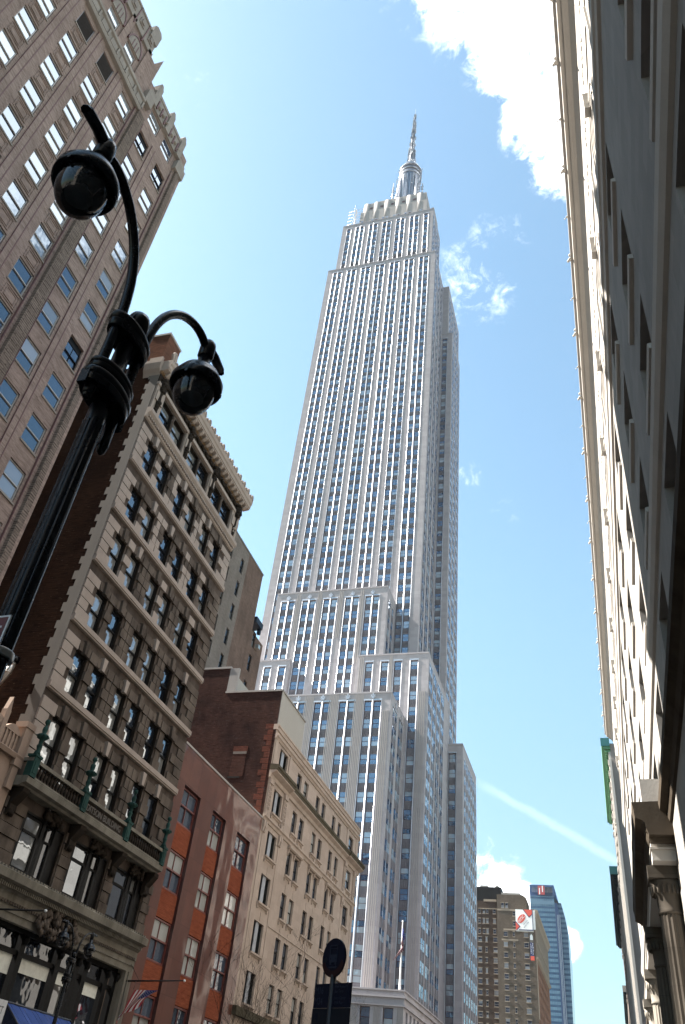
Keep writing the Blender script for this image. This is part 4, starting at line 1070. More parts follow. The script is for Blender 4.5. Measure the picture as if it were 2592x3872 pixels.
    for k in range(150):
        z = 372 + 58 * r2.random() ** 1.1; rr = 2.3 - 1.9 * (z - 372) / 60; t = r2.random() * 6.28; L = .5 + 1.0 * r2.random()
        an.box(ax + rr * math.cos(t) - .16, ax + rr * math.cos(t) + .16, ay + rr * math.sin(t) - .16, ay + rr * math.sin(t) + .16, z, z + L * 1.6, 1 if k % 3 else 0)
        an.tube([(ax, ay, z), (ax + (rr + .5) * math.cos(t), ay + (rr + .5) * math.sin(t), z)], .06, 4)
    an.build('antenna', [M['mast_metal'], M['steel']], th)
    for k in range(84):                             # aerials clustered round the mast
        cl = MB(); z = 318 + 48 * r2.random(); t = r2.random() * 6.28; rr = 5.4 + .9 * r2.random()
        x, y = cx + rr * math.cos(t), cy + rr * math.sin(t)
        cl.box(x - .13, x + .13, y - .13, y + .13, z, z + 1.2 + 2.2 * r2.random(), k % 2)
        cl.tube([(cx + 4.6 * math.cos(t), cy + 4.6 * math.sin(t), z + .4), (x, y, z + .4)], .07, 4)
        cl.build('aerial', [M['mast_metal'], M['steel']], th)
    for x, y, h in ((-62.6, 180.5, 20), (-48.8, 181, 15), (-62.0, 178.6, 12)):
        cl = MB(); cl.tube([(x, y, 334), (x, y, 334 + h)], .22, 6, 1)
        for k in range(5): cl.tube([(x, y, 336 + k * h / 6), (cx + 4.4 * (x - cx) / 7, cy - 2, 337 + k * h / 6)], .1, 4); cl.box(x - .5, x + .5, y - .1, y + .1, 336 + k * h / 6, 336.6 + k * h / 6)
        cl.build('aerial', [M['mast_metal'], M['steel']], th)
    # small lattice aerial on the upper tier roof
    la = MB(); lx, ly = -73.2, 167.2
    la.tube([(lx, ly, 295), (lx, ly, 312)], .22, 6)
    for z in (299, 301.5, 304, 306.5, 309, 311.3):
        la.tube([(lx - 3.3, ly, z), (lx + 3.0, ly - .5, z)], .08, 4); la.tube([(lx, ly - 2.4, z + .5), (lx, ly + 2.4, z + .5)], .08, 4)
        for q in (-3.0, -1.6, 1.5, 2.8): la.tube([(lx + q, ly, z - .7), (lx + q, ly, z + .9)], .07, 4)
    la.box(lx - 4.6, lx - 3.2, ly - .3, ly + .3, 295.1, 297.5); la.build('roof_aerial', M['steel'], th)
    # windows: the hundred largest as parts, the rest as one
    tw = {}
    wins.sort(key=lambda q: (q[0], -q[2] if q[0] < 3 else 0, -q[4]))
    vis = [q for q in wins if (q[0] == 0 and q[4] > 36 and q[2] > -62)][:56] + [q for q in wins if q[0] == 1 and q[4] > 58 and (q[2] > -52 or q[4] > 88)][:44]
    ids = {id(q) for q in vis}
    for q in vis:
        _, F, x0, x1, v0, v1, wz = q
        k = (round((x1 - x0) * 100), round((v1 - v0) * 100))
        if k not in tw: tw[k] = win_template(x1 - x0, v1 - v0, 'E', M['esb_red'], M['esb_glass'], fr=.06, fd=.04)
        add_window(th, tw[k], F, (x0 + x1) / 2, v0, -.33)
    g = MB()
    for q in wins:
        if id(q) in ids: continue
        _, F, x0, x1, v0, v1, wz = q; g.F = F; vm = (v0 + v1) / 2; b = .07
        g.face([(x0 + b, v0 + b, wz), (x1 - b, v0 + b, wz), (x1 - b, vm - .04, wz), (x0 + b, vm - .04, wz)])
        g.face([(x0 + b, vm + .04, wz), (x1 - b, vm + .04, wz), (x1 - b, v1 - b, wz), (x0 + b, v1 - b, wz)])
        g.face([(x0, v0, wz - .035), (x1, v0, wz - .035), (x1, v1, wz - .035), (x0, v1, wz - .035)], 1)
    stuff(g.build('window', [M['esb_glass'], M['esb_red']], th, recalc=False))
esb()

# ------------------------------------------------------------------ brown brick hotel far down the street
def hotel():
    y = 345; th = thing('brick_hotel', 'old brown brick hotel block down the street with pale cornices, carrying rooftop billboard', 'building', (-40, y, 0))
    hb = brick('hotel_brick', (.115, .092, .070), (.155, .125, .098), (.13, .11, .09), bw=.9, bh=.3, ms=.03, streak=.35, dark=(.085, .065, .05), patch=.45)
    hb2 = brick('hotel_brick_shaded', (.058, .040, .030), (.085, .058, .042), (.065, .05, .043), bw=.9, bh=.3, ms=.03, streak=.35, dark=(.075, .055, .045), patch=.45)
    pale = stone('hotel_terracotta', (.50, .42, .33), (.34, .27, .21), streak=.3)
    wins = []
    zs = [72.85 - 3.62 * k for k in range(0, 20)]
    for k, z in enumerate(zs):
        for a, b in ((-40.05, -38.5), (-36.45, -35.75), (-32.3, -30.6)): wins.append((0, a, b, z, z + 1.68))
    wins += [(0, -40.7, -39.6, 82.95, 84.85), (0, -39.1, -38.05, 82.95, 84.85)]
    for z in (76.6, 80.2): wins.append((0, -36.3, -35.2, z, z + 1.7))
    for z in [71.2 - 3.62 * k for k in range(0, 19)]:
        for a, b in ((-50.3, -48.9), (-47.45, -46.7), (-44.4, -42.75)): wins.append((1, a, b, z, z + 1.68))
    for z in (74.1, 77.8, 81.4):
        for a, b in ((-50.2, -49.3), (-48.4, -47.55), (-47.1, -46.2), (-44.4, -43.3)): wins.append((1, a, b, z, z + 1.72))
    F = EF(y); F2 = EF(y + 3)
    w = MB(F); w.wall(-42.5, -28.0, 0, 82.8, [q[1:] for q in wins if q[0] == 0], 0, .3, 0); 
    w.wall(-42.4, -30.8, 82.8, 86.8, [q[1:] for q in wins if q[0] == 0], -.02, .3, 0); w.poly([(-42.4, 86.8), (-30.8, 86.8), (-32.1, 87.9), (-42.4, 87.9)], -12, -.02, 0)
    w.face([(-30.8, 82.8, 0), (-30.8, 86.8, 0), (-30.8, 86.8, -12), (-30.8, 82.8, -12)]); w.face([(-42.5, 0, 0), (-42.5, 87.8, 0), (-42.5, 87.8, -3), (-42.5, 0, -3)])
    w.face([(-28, 82.8, 0), (-42, 82.8, 0), (-42, 82.8, -55), (-28, 82.8, -55)])
    for a, b, z in ((-42.3, -34, 82.2), (-40, -34.6, 75.2), (-40.8, -34.5, 71.6)): w.box(a, b, z - .25, z + .35, 0, .08, 2)
    for (s_, a, b, z0, z1) in wins:
        if s_ == 0: w.box(a - .15, b + .15, z0 - .25, z0, 0, .15, 2); w.box(a - .15, b + .15, z1, z1 + .22, 0, .06, 2)
    w.build('wall', [hb, hb2, pale], th)
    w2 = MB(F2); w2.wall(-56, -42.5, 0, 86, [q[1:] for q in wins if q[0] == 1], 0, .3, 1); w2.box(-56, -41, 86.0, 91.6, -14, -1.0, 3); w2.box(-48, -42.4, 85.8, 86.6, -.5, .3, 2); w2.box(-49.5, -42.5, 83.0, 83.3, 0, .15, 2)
    for (s_, a, b, z0, z1) in wins:
        if s_ == 1: w2.box(a - .15, b + .15, z0 - .25, z0, 0, .15, 2); w2.box(a - .15, b + .15, z1, z1 + .22, 0, .06, 2)
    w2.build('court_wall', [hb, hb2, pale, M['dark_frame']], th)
    rt_ = MB(F); rt_.box(-41, -33.4, 88, 89.6, -9, -4); rt_.box(-40, -38.8, 89.6, 90, -7, -5); rt_.build('rooftop_plant', M['coping'], th)
    for a, b in ((-49.5, -46.4), (-43.4, -42)): rt_ = MB(F); rt_.box(a, b, 91.6, 92.2, -9, -4); rt_.build('roof_tank', M['coping'], th)
    n = MB(LF(-28)); n.wall(345.002, 405, 0, 66, [(348 + i * 2.9, 349.3 + i * 2.9, z, z + 1.9) for i in range(19) for z in [62 - 3.62 * k for k in range(16)]], 0, .3, 0)
    n.wall(345.002, 405, 66, 82.8, [(348 + i * 2.9, 349.5 + i * 2.9, z, z + 2.2) for i in range(19) for z in (69.0, 73.0, 76.6)], .05, .3, 1)
    n.prism([(0, 79.5), (.3, 79.8), (.9, 81.2), (1.3, 81.6), (1.35, 82.6), (0, 82.8)], 345.0, 406, 1); n.prism([(0, 65.2), (.6, 65.6), (.9, 66.1), (0, 66.3)], 345, 405.5, 1); n.prism([(0, 71.4), (.5, 71.8), (.5, 72.1), (0, 72.2)], 346, 404.5, 1)
    for i in range(21): n.box(345.4 + i * 2.9, 346.3 + i * 2.9, 66.3, 79.5, 0, .35, 1)
    n.box(345.01, 346.0, 46, 66, .0, .25, 1)
    n.build('street_wall', [brick('hotel_red_brick', (.27, .14, .09), (.33, .18, .12), (.2, .13, .1), bw=.9, bh=.3, ms=.03), pale], th)
    gl = glass('hotel_far_glass', dark=(.012, .016, .028), blind=(.32, .34, .37), pblind=.3, refl=(.10, .5), wav=.03)
    tw = {}
    for (s_, a, b, z0, z1) in wins:
        FF = F if s_ == 0 else F2
        k = round((b - a) * 20), round((z1 - z0) * 20)
        if k not in tw: tw[k] = win_template(b - a, z1 - z0, 'E', M['sill'] if False else M['alum'], gl, fr=.09, cols=1)
        if z0 > 34: add_window(th, tw[k], FF, (a + b) / 2, z0 + .005, -.22)
    ng = MB(LF(-28)); ng.face([(347, 3, -.29), (404, 3, -.29), (404, 80, -.29), (347, 80, -.29)]); ng.build('street_glazing', gl, th, recalc=False)
    # billboard
    bt = thing('billboard', 'white billboard with red triangles and red oval club logo on brown hotel', 'billboard', (-31.8, y - .7, 78.6))
    F = EF(y - .5); red = plain('billboard_red', (.62, .085, .055), .5, var=.1); navy = plain('billboard_navy', (.02, .03, .10), .5, var=.1)
    b_ = MB(F); b_.box(-35.15, -28.5, 74.95, 82.4, .0, .35, 0); b_.box(-35.1, -28.4, 74.55, 74.95, 0, .4, 3)
    b_.box(-28.78, -28.5, 75.2, 82.4, .351, .37, 2); b_.box(-34, -28.5, 75.0, 75.35, .351, .372, 2)
    b_.poly([(-32.3, 82.4), (-28.72, 82.4), (-28.72, 80.7), (-29.95, 79.5)], .352, .375, 2); b_.poly([(-31.95, 82.4), (-28.78, 82.4), (-28.78, 80.95), (-29.95, 79.9)], .376, .39, 1)
    b_.poly([(-35.15, 78.2), (-33.35, 76.35), (-34.65, 75.0), (-35.15, 75.0)], .352, .375, 2); b_.poly([(-35.15, 77.8), (-33.75, 76.35), (-35.0, 75.05), (-35.15, 75.05)], .376, .39, 1)
    el = [(-32.9 + 1.95 * math.cos(t) * math.cos(.82) - 1.15 * math.sin(t) * math.sin(.82), 79.1 + 1.95 * math.cos(t) * math.sin(.82) + 1.15 * math.sin(t) * math.cos(.82)) for t in [2 * math.pi * k / 32 for k in range(32)]]
    b_.poly(el, .352, .376, 1)
    b_.text('NYSC', 1.55, F, -32.62, 78.72, .385, 0, th=.01, rot=.82, sx=.82, align='CENTER')
    b_.text('only good', .58, F, -32.15, 76.85, .36, 2, th=.01, rot=.82); b_.text('sports clubs', .58, F, -32.0, 75.85, .36, 2, th=.01, rot=.82)
    b_.build('panel', [plain('billboard_white', (.78, .78, .76), .5, var=.06), red, navy, M['steel']], bt)
    fr = MB(F); fr.box(-28.5, -27.7, 75.5, 82.3, -.3, .1); fr.build('frame', M['white_paint'], bt)
    vs = thing('banner_sign', 'narrow vertical black banner sign under the billboard on hotel corner', 'sign', (-29.3, y - .6, 69.5))
    v_ = MB(F); v_.box(-30.1, -28.75, 66.3, 70.9, 0, .2, 0); v_.box(-30.1, -28.75, 70.9, 74.3, 0, .2, 1); v_.box(-30.0, -28.65, 64.9, 66.3, 0, .2, 2)
    v_.poly([(-29.95, 71.8), (-28.9, 71.8), (-28.9, 73.2), (-29.4, 73.9), (-29.95, 73.2)], .2, .22, 3)
    for i, ch in enumerate('LUXURY'): v_.text(ch, .62, F, -29.9, 70.1 - i * .6, .21, 3, th=.01)
    for i, ch in enumerate('RENTALS'): v_.text(ch, .62, F, -29.2, 70.25 - i * .58, .21, 3, th=.01)
    v_.build('panel', [navy, M['dit_quoin'], red, M['white_paint']], vs)
hotel()

# ------------------------------------------------------------------ blue glass tower beyond the hotel
def glass_tower():
    y = 600; th = thing('glass_tower', 'blue glass office tower with open crown and red emblem beyond the hotel', 'skyscraper', (-40, y, 0))
    t = NT('curtain_wall')
    p = t.n('ShaderNodeSeparateXYZ'); t.set(p.inputs[0], t.co())
    fz = t.math('FRACT', t.math('DIVIDE', p.outputs[2], 3.02)); lo = t.math('LESS_THAN', fz, .55)
    fx = t.math('FRACT', t.math('DIVIDE', t.math('ADD', p.outputs[0], p.outputs[1]), 1.5)); mu = t.math('LESS_THAN', fx, .07)
    n = t.noise(t.mapping(t.co(), (.25, .25, .33)), 1.0, 2, .5)
    c = t.mix(lo, (.018, .05, .105), (.10, .185, .25)); c = t.mix(t.ramp(n, .35, .65, 0, .6), c, (.045, .10, .17)); c = t.mix(t.math('MULTIPLY', mu, .7), c, (.03, .06, .11))
    cw = t.done(t.bsdf(c, .12, 0, None, .9))
    cb = plain('tower_frame_blue', (.025, .065, .17), .4); rd = plain('emblem_red', (.42, .06, .06), .5)
    F = EF(y); w = MB(F)
    w.box(-51, -34.8, 0, 151.5, -26, 0); w.build('curtain_wall', cw, th)
    bd = MB(F); bd.box(-51, -34.8, 146.2, 148.6, 0, .06); bd.build('band', plain('pale_band', (.11, .19, .26), .25), th)
    s = MB(F); s.poly([(-34.8, 0), (-31.5, 0), (-31.5, 138), (-33.4, 147.5), (-34.8, 147.5)], -24, -.3); s.build('notch', cb, th)
    e = MB(F)
    pts = [(-34.4, 0), (-28.6, 0), (-28.1, 79), (-27.5, 110), (-27.3, 129), (-28.6, 139), (-30.6, 147.7), (-33.2, 147.7)]
    e.poly(pts, -30, -1.5); e.build('curved_wing', cw, th)
    st = MB(F)
    for x in (-33.6, -32.9, -32.0): st.box(x, x + .25, 0, 140, -.3, .1)
    st.build('mullion', plain('silver_fin', (.45, .5, .55), .3, .6), th)
    c_ = MB(F); c_.box(-51.05, -34.7, 157.3, 158.6, -26, .1); c_.box(-51.05, -49.6, 151.4, 157.3, -1, .1); c_.box(-35.6, -34.6, 151.4, 157.3, -1, .1); c_.box(-50, -35.5, 151.5, 154.8, -9, -4)
    c_.poly([(-34.7, 158.6), (-34.7, 151), (-32.1, 147.5)], -20, -.2)
    for k in range(9): c_.box(-48.8 + k * 1.5, -48.65 + k * 1.5, 154, 157.3, -.6, -.3)
    c_.build('crown', cb, th)
    r = MB(F); r.box(-45.4, -40.9, 152.3, 158.0, .11, .3, 0); r.box(-44.6, -44.0, 152.4, 156.5, .3, .34, 1); r.box(-42.6, -42.0, 154, 158, .3, .34, 1); r.build('emblem', [rd, M['white_paint']], th)
glass_tower()

# ------------------------------------------------------------------ pale department store along the right
M['alt_stone'] = stone('cream_limestone', (.58, .545, .50), (.38, .36, .34), blocks=(1.6, .78, .008), streak=.35, spots=.35, joint=.75, k=.50)
M['alt_trim'] = stone('cream_limestone_trim', (.60, .565, .52), (.46, .43, .39), streak=.35, spots=.3, k=.74)
M['alt_dark'] = stone('dark_limestone', (.13, .105, .08), (.05, .038, .028), streak=.5, spots=.6)  # darker brown limestone for the entablature
def store():
    th = thing('department_store', 'pale limestone department store with deep windows, heavy cornice and entrance portico filling the right edge', 'building', (2.7, 40, 0))
    F = RF(2.7); A, B = -60, 93.0
    ends = [83.6 - 7.24 * i for i in range(6)] + [40.2, 33.1, 25.7, 18.55, 9.3, 2.1, -5.2, -12.4, -19.6, -26.8]
    rows = [(28.6, 31.6), (24.0, 26.95), (19.72, 22.25), (13.2, 17.2)]
    holes = [(e - 3.05, e, a, b) for e in ends for a, b in rows]
    w = MB(F); w.wall(A, B, 0, 43, holes, 0, .55); w.face([(B, 0, 0), (B, 43, 0), (B, 43, -40), (B, 0, -40)]); w.face([(A, 43, 0), (B, 43, 0), (B, 43, -40), (A, 43, -40)])
    w.build('wall', [M['alt_stone']], th)
    t = MB(F)
    t.prism([(0, 32.0), (.12, 32.05), (.18, 32.3), (.26, 32.4), (.28, 32.75), (.10, 32.85), (.06, 33.1), (0, 33.2)], A, B)
    t.prism([(0, 17.7), (.10, 17.75), (.20, 18.0), (.24, 18.3), (.08, 18.4), (.05, 18.8), (0, 18.9)], A, B)
    t.box(A, B, 34.6, 34.75, 0, .06)
    for e in ends:                                  # sills and tall mouldings round the openings
        for a, b in rows:
            t.prism([(0, a - .24), (.13, a - .22), (.16, a - .03), (0, a)], e - 3.25, e + .18, 0)
    for e in ends + [90.8]:                          # round-headed panels under the cornice
        c = e - 1.5
        for r_, wd in ((1.95, .10), (1.62, .06), (1.3, .03)):
            P = [(c + r_ * math.cos(x), 35.9 + r_ * 1.05 * math.sin(x)) for x in [math.pi * k / 14 for k in range(15)]]
            Q = [(c + (r_ - .2) * math.cos(x), 35.9 + (r_ - .2) * 1.05 * math.sin(x)) for x in [math.pi * k / 14 for k in range(15)]]
            for k in range(14): t.poly([P[k], P[k + 1], Q[k + 1], Q[k]], 0, wd)
            for sg in (-1, 1): t.box(c + sg * r_ - (.2 if sg > 0 else 0), c + sg * r_ + (0 if sg > 0 else .2), 34.76, 35.9, 0, wd)
        t.poly([(c - .22, 37.4), (c + .22, 37.4), (c + .34, 38.5), (c - .34, 38.5)], 0, .3)
        t.box(c - 3.75, c - 3.45, 34.76, 38.55, 0, .10)
    t.build('stone_trim', [M['alt_trim']], th)
    c = MB(F)
    c.prism([(0, 38.6), (.06, 38.65), (.08, 39.1), (.12, 39.2), (.12, 40.9), (.17, 41.0), (.14, 41.2), (.14, 41.9), (.22, 42.2), (.44, 42.55), (.715, 42.72), (.72, 42.84), (.92, 42.9), (.95, 43.1), (1.09, 43.2), (1.09, 43.42), (0, 43.5)], A, B + .9)
    k = 0; y = A
    while y < B - 2:
        if (k % 8) < 6: c.box(y, y + .2, 39.7, 40.4, .12, .17)
        y += .36; k += 1
    c.build('cornice', [M['alt_trim']], th)
    l = MB(F)
    for i in range(40):
        y = 11.6 + i * 2.75 if i < 30 else -3 - (i - 30) * 2.75
        big = i % 2 == 0; s_ = .12 if big else .07
        P = F(y, 43.2, 1.12); l.lathe([(0, -s_), (s_ * .9, -s_ * .5), (s_, 0), (s_ * .7, s_ * .7), (0, s_)], P, 8)
        l.lathe([(0, -s_), (s_ * .6, -s_ * .3), (s_ * .5, s_ * .5), (0, s_ * .7)], F(y, 43.05, 1.24), 7)
        if big: l.lathe([(0, -.1), (.1, -.04), (.08, .06), (0, .1)], F(y - .12, 43.45, 1.1), 6)
    l.build('cornice_ornament', [M['alt_trim']], th)
    tp = [win_template(3.04, b - a - .02, 'R', M['dark_frame'], M['gl_store'], fr=.12, cols=3, fd=.1) for a, b in rows]
    for e in ends:
        for (a, b), q in zip(rows, tp): add_window(th, q, F, e - 1.525, a + .01, -.44)
    # entrance portico with fluted columns
    p = MB(F)
    p.prism([(0, 12.75), (.10, 12.8), (.18, 13.1), (.40, 13.25), (.43, 13.5), (0, 13.6)], A, 33.4)
    p.prism([(0, 12.75), (.10, 12.8), (.18, 13.1), (.40, 13.25), (.43, 13.5), (0, 13.6)], 49.9, 92)
    p.prism([(0, 12.3), (.92, 12.3), (.98, 12.5), (1.02, 12.75), (1.15, 12.86), (1.36, 12.95), (1.38, 13.35), (1.42, 13.54), (0, 13.6)], 33.3, 49.9)
    for zz, o in ((12.1, .9), (12.45, 1.0), (12.78, 1.12)): p.box(33.28 + (13 - zz) * .4, 33.42 + (13 - zz) * .4, zz, zz + .2, 0, o)
    p.build('entablature', [M['alt_dark']], th)
    q = MB(F); q.box(34.0, 67, 11.55, 12.3, 0, .88); q.box(33.9, 67.1, 11.95, 12.02, 0, .93); q.box(33.65, 36.4, 13.62, 14.6, .15, 1.0); q.box(36.45, 49.5, 13.61, 13.9, 0, .9)
    q.build('architrave', [M['alt_trim']], th)
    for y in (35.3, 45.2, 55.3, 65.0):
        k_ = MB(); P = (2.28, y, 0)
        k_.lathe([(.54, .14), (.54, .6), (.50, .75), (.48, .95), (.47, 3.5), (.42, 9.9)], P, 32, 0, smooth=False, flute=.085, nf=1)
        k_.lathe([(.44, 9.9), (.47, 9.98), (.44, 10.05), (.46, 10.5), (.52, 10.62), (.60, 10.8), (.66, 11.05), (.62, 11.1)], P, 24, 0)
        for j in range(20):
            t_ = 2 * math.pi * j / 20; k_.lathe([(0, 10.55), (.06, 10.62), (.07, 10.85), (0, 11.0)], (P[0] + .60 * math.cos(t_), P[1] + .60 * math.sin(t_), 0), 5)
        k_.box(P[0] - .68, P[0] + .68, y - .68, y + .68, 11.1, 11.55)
        k_.build('column', [stone('column_drum_%d' % int(y), (.50, .46, .40), (.30, .265, .22), blocks=(30, 1.25, .012), streak=.5, spots=.5) if y > 50 else stone('column_shaded_%d' % int(y), (.20, .175, .145), (.085, .07, .058), blocks=(30, 1.25, .012), streak=.5, spots=.5)], th)  # near columns: darker copy of the drum stone, street shade put into its colour
store()

# ------------------------------------------------------------------ buildings across the avenue on the right
def far_right():
    green = stone('verdigris_cornice', (.16, .36, .20), (.09, .22, .13), streak=.2, spots=.4, rough=.7, k=.8)
    teal = stone('teal_fascia', (.10, .30, .31), (.06, .19, .20), streak=.2, rough=.6)
    dark = stone('dark_bronze_cornice', (.03, .045, .05), (.02, .025, .028), streak=.3)
    pink = stone('pink_grey_stone', (.50, .44, .40), (.36, .31, .28), streak=.35)
    gl = M['gl_dull']
    def blk(name, label, y0, y1, x, H, ov, th_c, mats, pil, n):
        th = thing(name, label, 'building', (x, (y0 + y1) / 2, 0)); F = RF(x)
        step = (y1 - y0) / n
        hs = [(y0 + i * step + step * .28, y0 + i * step + step * .78, z, z + 2.3) for i in range(n) for z in [H - 7 - 4.1 * k for k in range(int((H - 8) / 4.1))]]
        w = MB(F); w.wall(y0, y1, 0, H, hs, 0, .35); w.face([(y0, 0, 0), (y0, H, 0), (y0, H, -30), (y0, 0, -30)]); w.face([(y0, H, 0), (y1, H, 0), (y1, H, -30), (y0, H, -30)])
        w.build('wall', [mats[0]], th)
        c = MB(F)
        c.prism([(0, H - 1.0), (ov * .75, H - .95), (ov * .78, H - .7), (ov, H - .6), (ov, H + th_c), (0, H + th_c)], y0 - .3, y1 + .2, 0)
        c.box(y0 - .42, y0 - .3, H - .55, H + th_c + .2, 0, ov + .05, 1)
        k = y0
        while k < y1 - .8: c.box(k, k + .35, H - 1.35, H - 1.0, .0, ov * .62, 0); c.lathe([(.0, H - 1.03), (.2, H - 1.0), (.12, H - .9)], F(k + .62, 0, ov * .42), 7, 0); k += .95
        c.build('cornice', mats[1:3], th)
        p = MB(F)
        for i in range(n + 1):
            u = y0 + i * step
            if pil:
                for d in (-.42, -.14, .14, .42): p.box(max(y0, u + d - .10), min(y1, u + d + .10), 8, H - 2.6, 0, .34)
                p.box(max(y0, u - .7), min(y1, u + .7), H - 3.4, H - 2.6, 0, .5); p.box(max(y0, u - .75), min(y1, u + .75), H - 12.2, H - 11.4, 0, .55)
        p.box(y0, y1, H - 2.6, H - 1.35, 0, .3); p.box(y0, y1, H - 12, H - 11.5, 0, .4); p.box(y0, y1, 9, 9.6, 0, .5)
        p.build('pilaster', [mats[3]], th)
        t = win_template(step * .5 - .02, 2.28, 'R', M['dark_frame'], gl, fr=.1)
        for h in hs: add_window(th, t, F, (h[0] + h[1]) / 2, h[2] + .01, -.28)
        return th
    blk('pilastered_building', 'stone building with bright green copper cornice beyond the avenue on the right', 123, 157, 2.65, 54.6, 1.25, .55, [pink, green, teal, M['alt_trim']], True, 7)
    blk('bronze_cornice_building', 'building with dark blackened cornice further along behind the green one', 158, 214, 2.4, 45.6, 1.5, .6, [M['alt_stone'], dark, teal, pink], True, 9)
    blk('distant_building', 'small distant building with dark jutting cornice low on the right', 216, 262, 2.4, 36.5, 1.1, .5, [pink, dark, M['coping'], pink], False, 8)
    blk('last_building', 'farthest small building with dark cornice at the end of the right row', 264, 330, 2.6, 30.5, 1.0, .5, [M['alt_stone'], dark, dark, pink], False, 10)
far_right()

# ------------------------------------------------------------------ street lamps
def globe_mat():
    t = NT('clear_globe')
    tr = t.n('ShaderNodeBsdfTransparent'); tr.inputs[0].default_value = (.34, .34, .36, 1)
    g = t.n('ShaderNodeBsdfGlossy'); g.inputs['Roughness'].default_value = .03
    fr = t.n('ShaderNodeFresnel'); fr.inputs['IOR'].default_value = 1.5
    df = t.n('ShaderNodeBsdfDiffuse'); df.inputs[0].default_value = (.035, .035, .038, 1)
    m0 = t.n('ShaderNodeMixShader'); m0.inputs[0].default_value = .3; t.t.links.new(tr.outputs[0], m0.inputs[1]); t.t.links.new(df.outputs[0], m0.inputs[2])
    mx = t.n('ShaderNodeMixShader'); t.set(mx.inputs[0], fr.outputs[0]); t.t.links.new(m0.outputs[0], mx.inputs[1]); t.t.links.new(g.outputs[0], mx.inputs[2])
    return t.done(mx.outputs[0])
def street_lamp():
    th = thing('street_lamp', 'black twin armed street lamp towering close overhead at the left', 'street lamp', (-3.48, 3.56, 0), 'twin armed street lamps')
    I = M['iron']; X, Y = -3.48, 3.56
    p = MB(); p.lathe([(.24, 0), (.25, .3), (.17, .5), (.13, 1.0), (.092, 1.3), (.077, 5.8), (.066, 7.1)], (X, Y, 0), 16)
    for j in range(8):
        t = j * math.pi / 4 + .2; p.tube([(X + .083 * math.cos(t), Y + .083 * math.sin(t), 1.4), (X + .074 * math.cos(t), Y + .074 * math.sin(t), 5.85)], .010, 5)
    p.build('pole', I, th)
    def plate(z, ry, rx, hh, name):
        m_ = MB(); m_.lathe([(.86, -hh), (.95, -hh * .99), (.97, -hh * .95), (1.0, -hh * .45), (1.0, -hh * .42), (.97, -hh * .36), (.97, -hh * .30), (1.03, -hh * .26), (1.03, hh * .24), (1.0, hh * .3), (.90, hh * .33), (.5, hh * .34)], (0, 0, 0), 36)
        m_.v = [(X + rx * x, Y + ry * y, z + w) for x, y, w in m_.v]; m_.build(name, I, th)
    plate(6.93, .265, .125, .13, 'upper_collar'); plate(6.36, .255, .14, .075, 'middle_collar'); plate(6.21, .285, .15, .11, 'lower_collar')
    f = MB(); f.lathe([(.10, 6.98), (.10, 7.14), (.085, 7.19), (.03, 7.21)], (X + .02, Y + .01, 0), 16); f.build('cap', I, th)
    for dy in (-.30, .30):
        b = MB(); b.box(X - .05, X + .03, Y + dy * .9 - .02, Y + dy * .9 + .02, 6.05, 6.2); b.build('clamp', I, th)
    for sg in (-1, 1):
        a = MB(); P = lambda d, z: (X, Y + sg * d, z)
        path = [P(.185, 5.78 if sg > 0 else 6.0), P(.185, 6.9), P(.20, 7.15), P(.25, 7.45), P(.36, 7.72), P(.54, 7.95), P(.74, 8.08), P(.92, 8.12), P(1.05, 8.08)]
        # smooth the sweep
        V = [Vector(q) for q in path]
        for _ in range(2):
            V = [V[0]] + [q for i in range(len(V) - 1) for q in (V[i] * .75 + V[i + 1] * .25, V[i] * .25 + V[i + 1] * .75)] + [V[-1]]
        a.tube(V, .0445, 12); a.lathe([(0, 5.70), (.035, 5.73), (.045, 5.8), (.045, 6.05)], (X, Y + sg * .185, 0 if sg > 0 else .25), 10)
        cy = Y + sg * 1.10
        a.lathe([(.07, 7.93), (.085, 7.97), (.085, 8.10), (.075, 8.16), (.05, 8.2), (0, 8.21)], (X, cy, 0), 14)
        a.tube([(X, cy - sg * .04, 8.1), (X, cy + sg * .16, 8.14), (X, cy + sg * .33, 8.12)], [.06, .052, .048], 10); a.lathe([(.048, -.02), (.04, .0), (.03, .02), (0, .03)], (X, cy + sg * .335, 8.12), 8)
        a.build('arm', I, th)
        h = MB(); h.lathe([(.225, 7.47), (.262, 7.475), (.268, 7.485), (.268, 7.555), (.262, 7.565), (.248, 7.57), (.236, 7.62), (.20, 7.69), (.145, 7.745), (.09, 7.775), (.07, 7.79), (.064, 7.98)], (X, cy, 0), 44)
        for t in (.6, 2.7, 4.8): h.box(X + .25 * math.cos(t) - .015, X + .25 * math.cos(t) + .015, cy + .25 * math.sin(t) - .015, cy + .25 * math.sin(t) + .015, 7.45, 7.50)
        ho = h.build('lamp_hood', I, th)
        g = MB(); g.lathe([(.210, 7.475), (.212, 7.44), (.206, 7.38), (.19, 7.31), (.162, 7.25), (.118, 7.20), (.064, 7.172), (.001, 7.165)], (X, cy, 0), 36)
        g.f = [q for q, s_ in zip(g.f, g.sm) if s_]; g.m = [0] * len(g.f); g.sm = [True] * len(g.f)
        g.build('globe', M['globe'], ho)
        k = MB(); k.lathe([(.195, 7.49), (.18, 7.58), (.11, 7.68), (.05, 7.72)], (X, cy, 0), 20); k.lathe([(.105, 7.33), (.112, 7.325), (.112, 7.34), (.105, 7.345)], (X, cy, 0), 24, 1)
        for t in (.3, 1.87, 3.44, 5.0): k.tube([(X + .108 * math.cos(t), cy + .108 * math.sin(t), 7.335), (X + .15 * math.cos(t), cy + .15 * math.sin(t), 7.52)], .006, 4, 1)
        k.lathe([(.0, 7.35), (.03, 7.36), (.045, 7.42), (.03, 7.49), (.025, 7.6)], (X, cy, 0), 10, 1)
        k.build('reflector', [M['dark_frame'], M['steel']], ho)
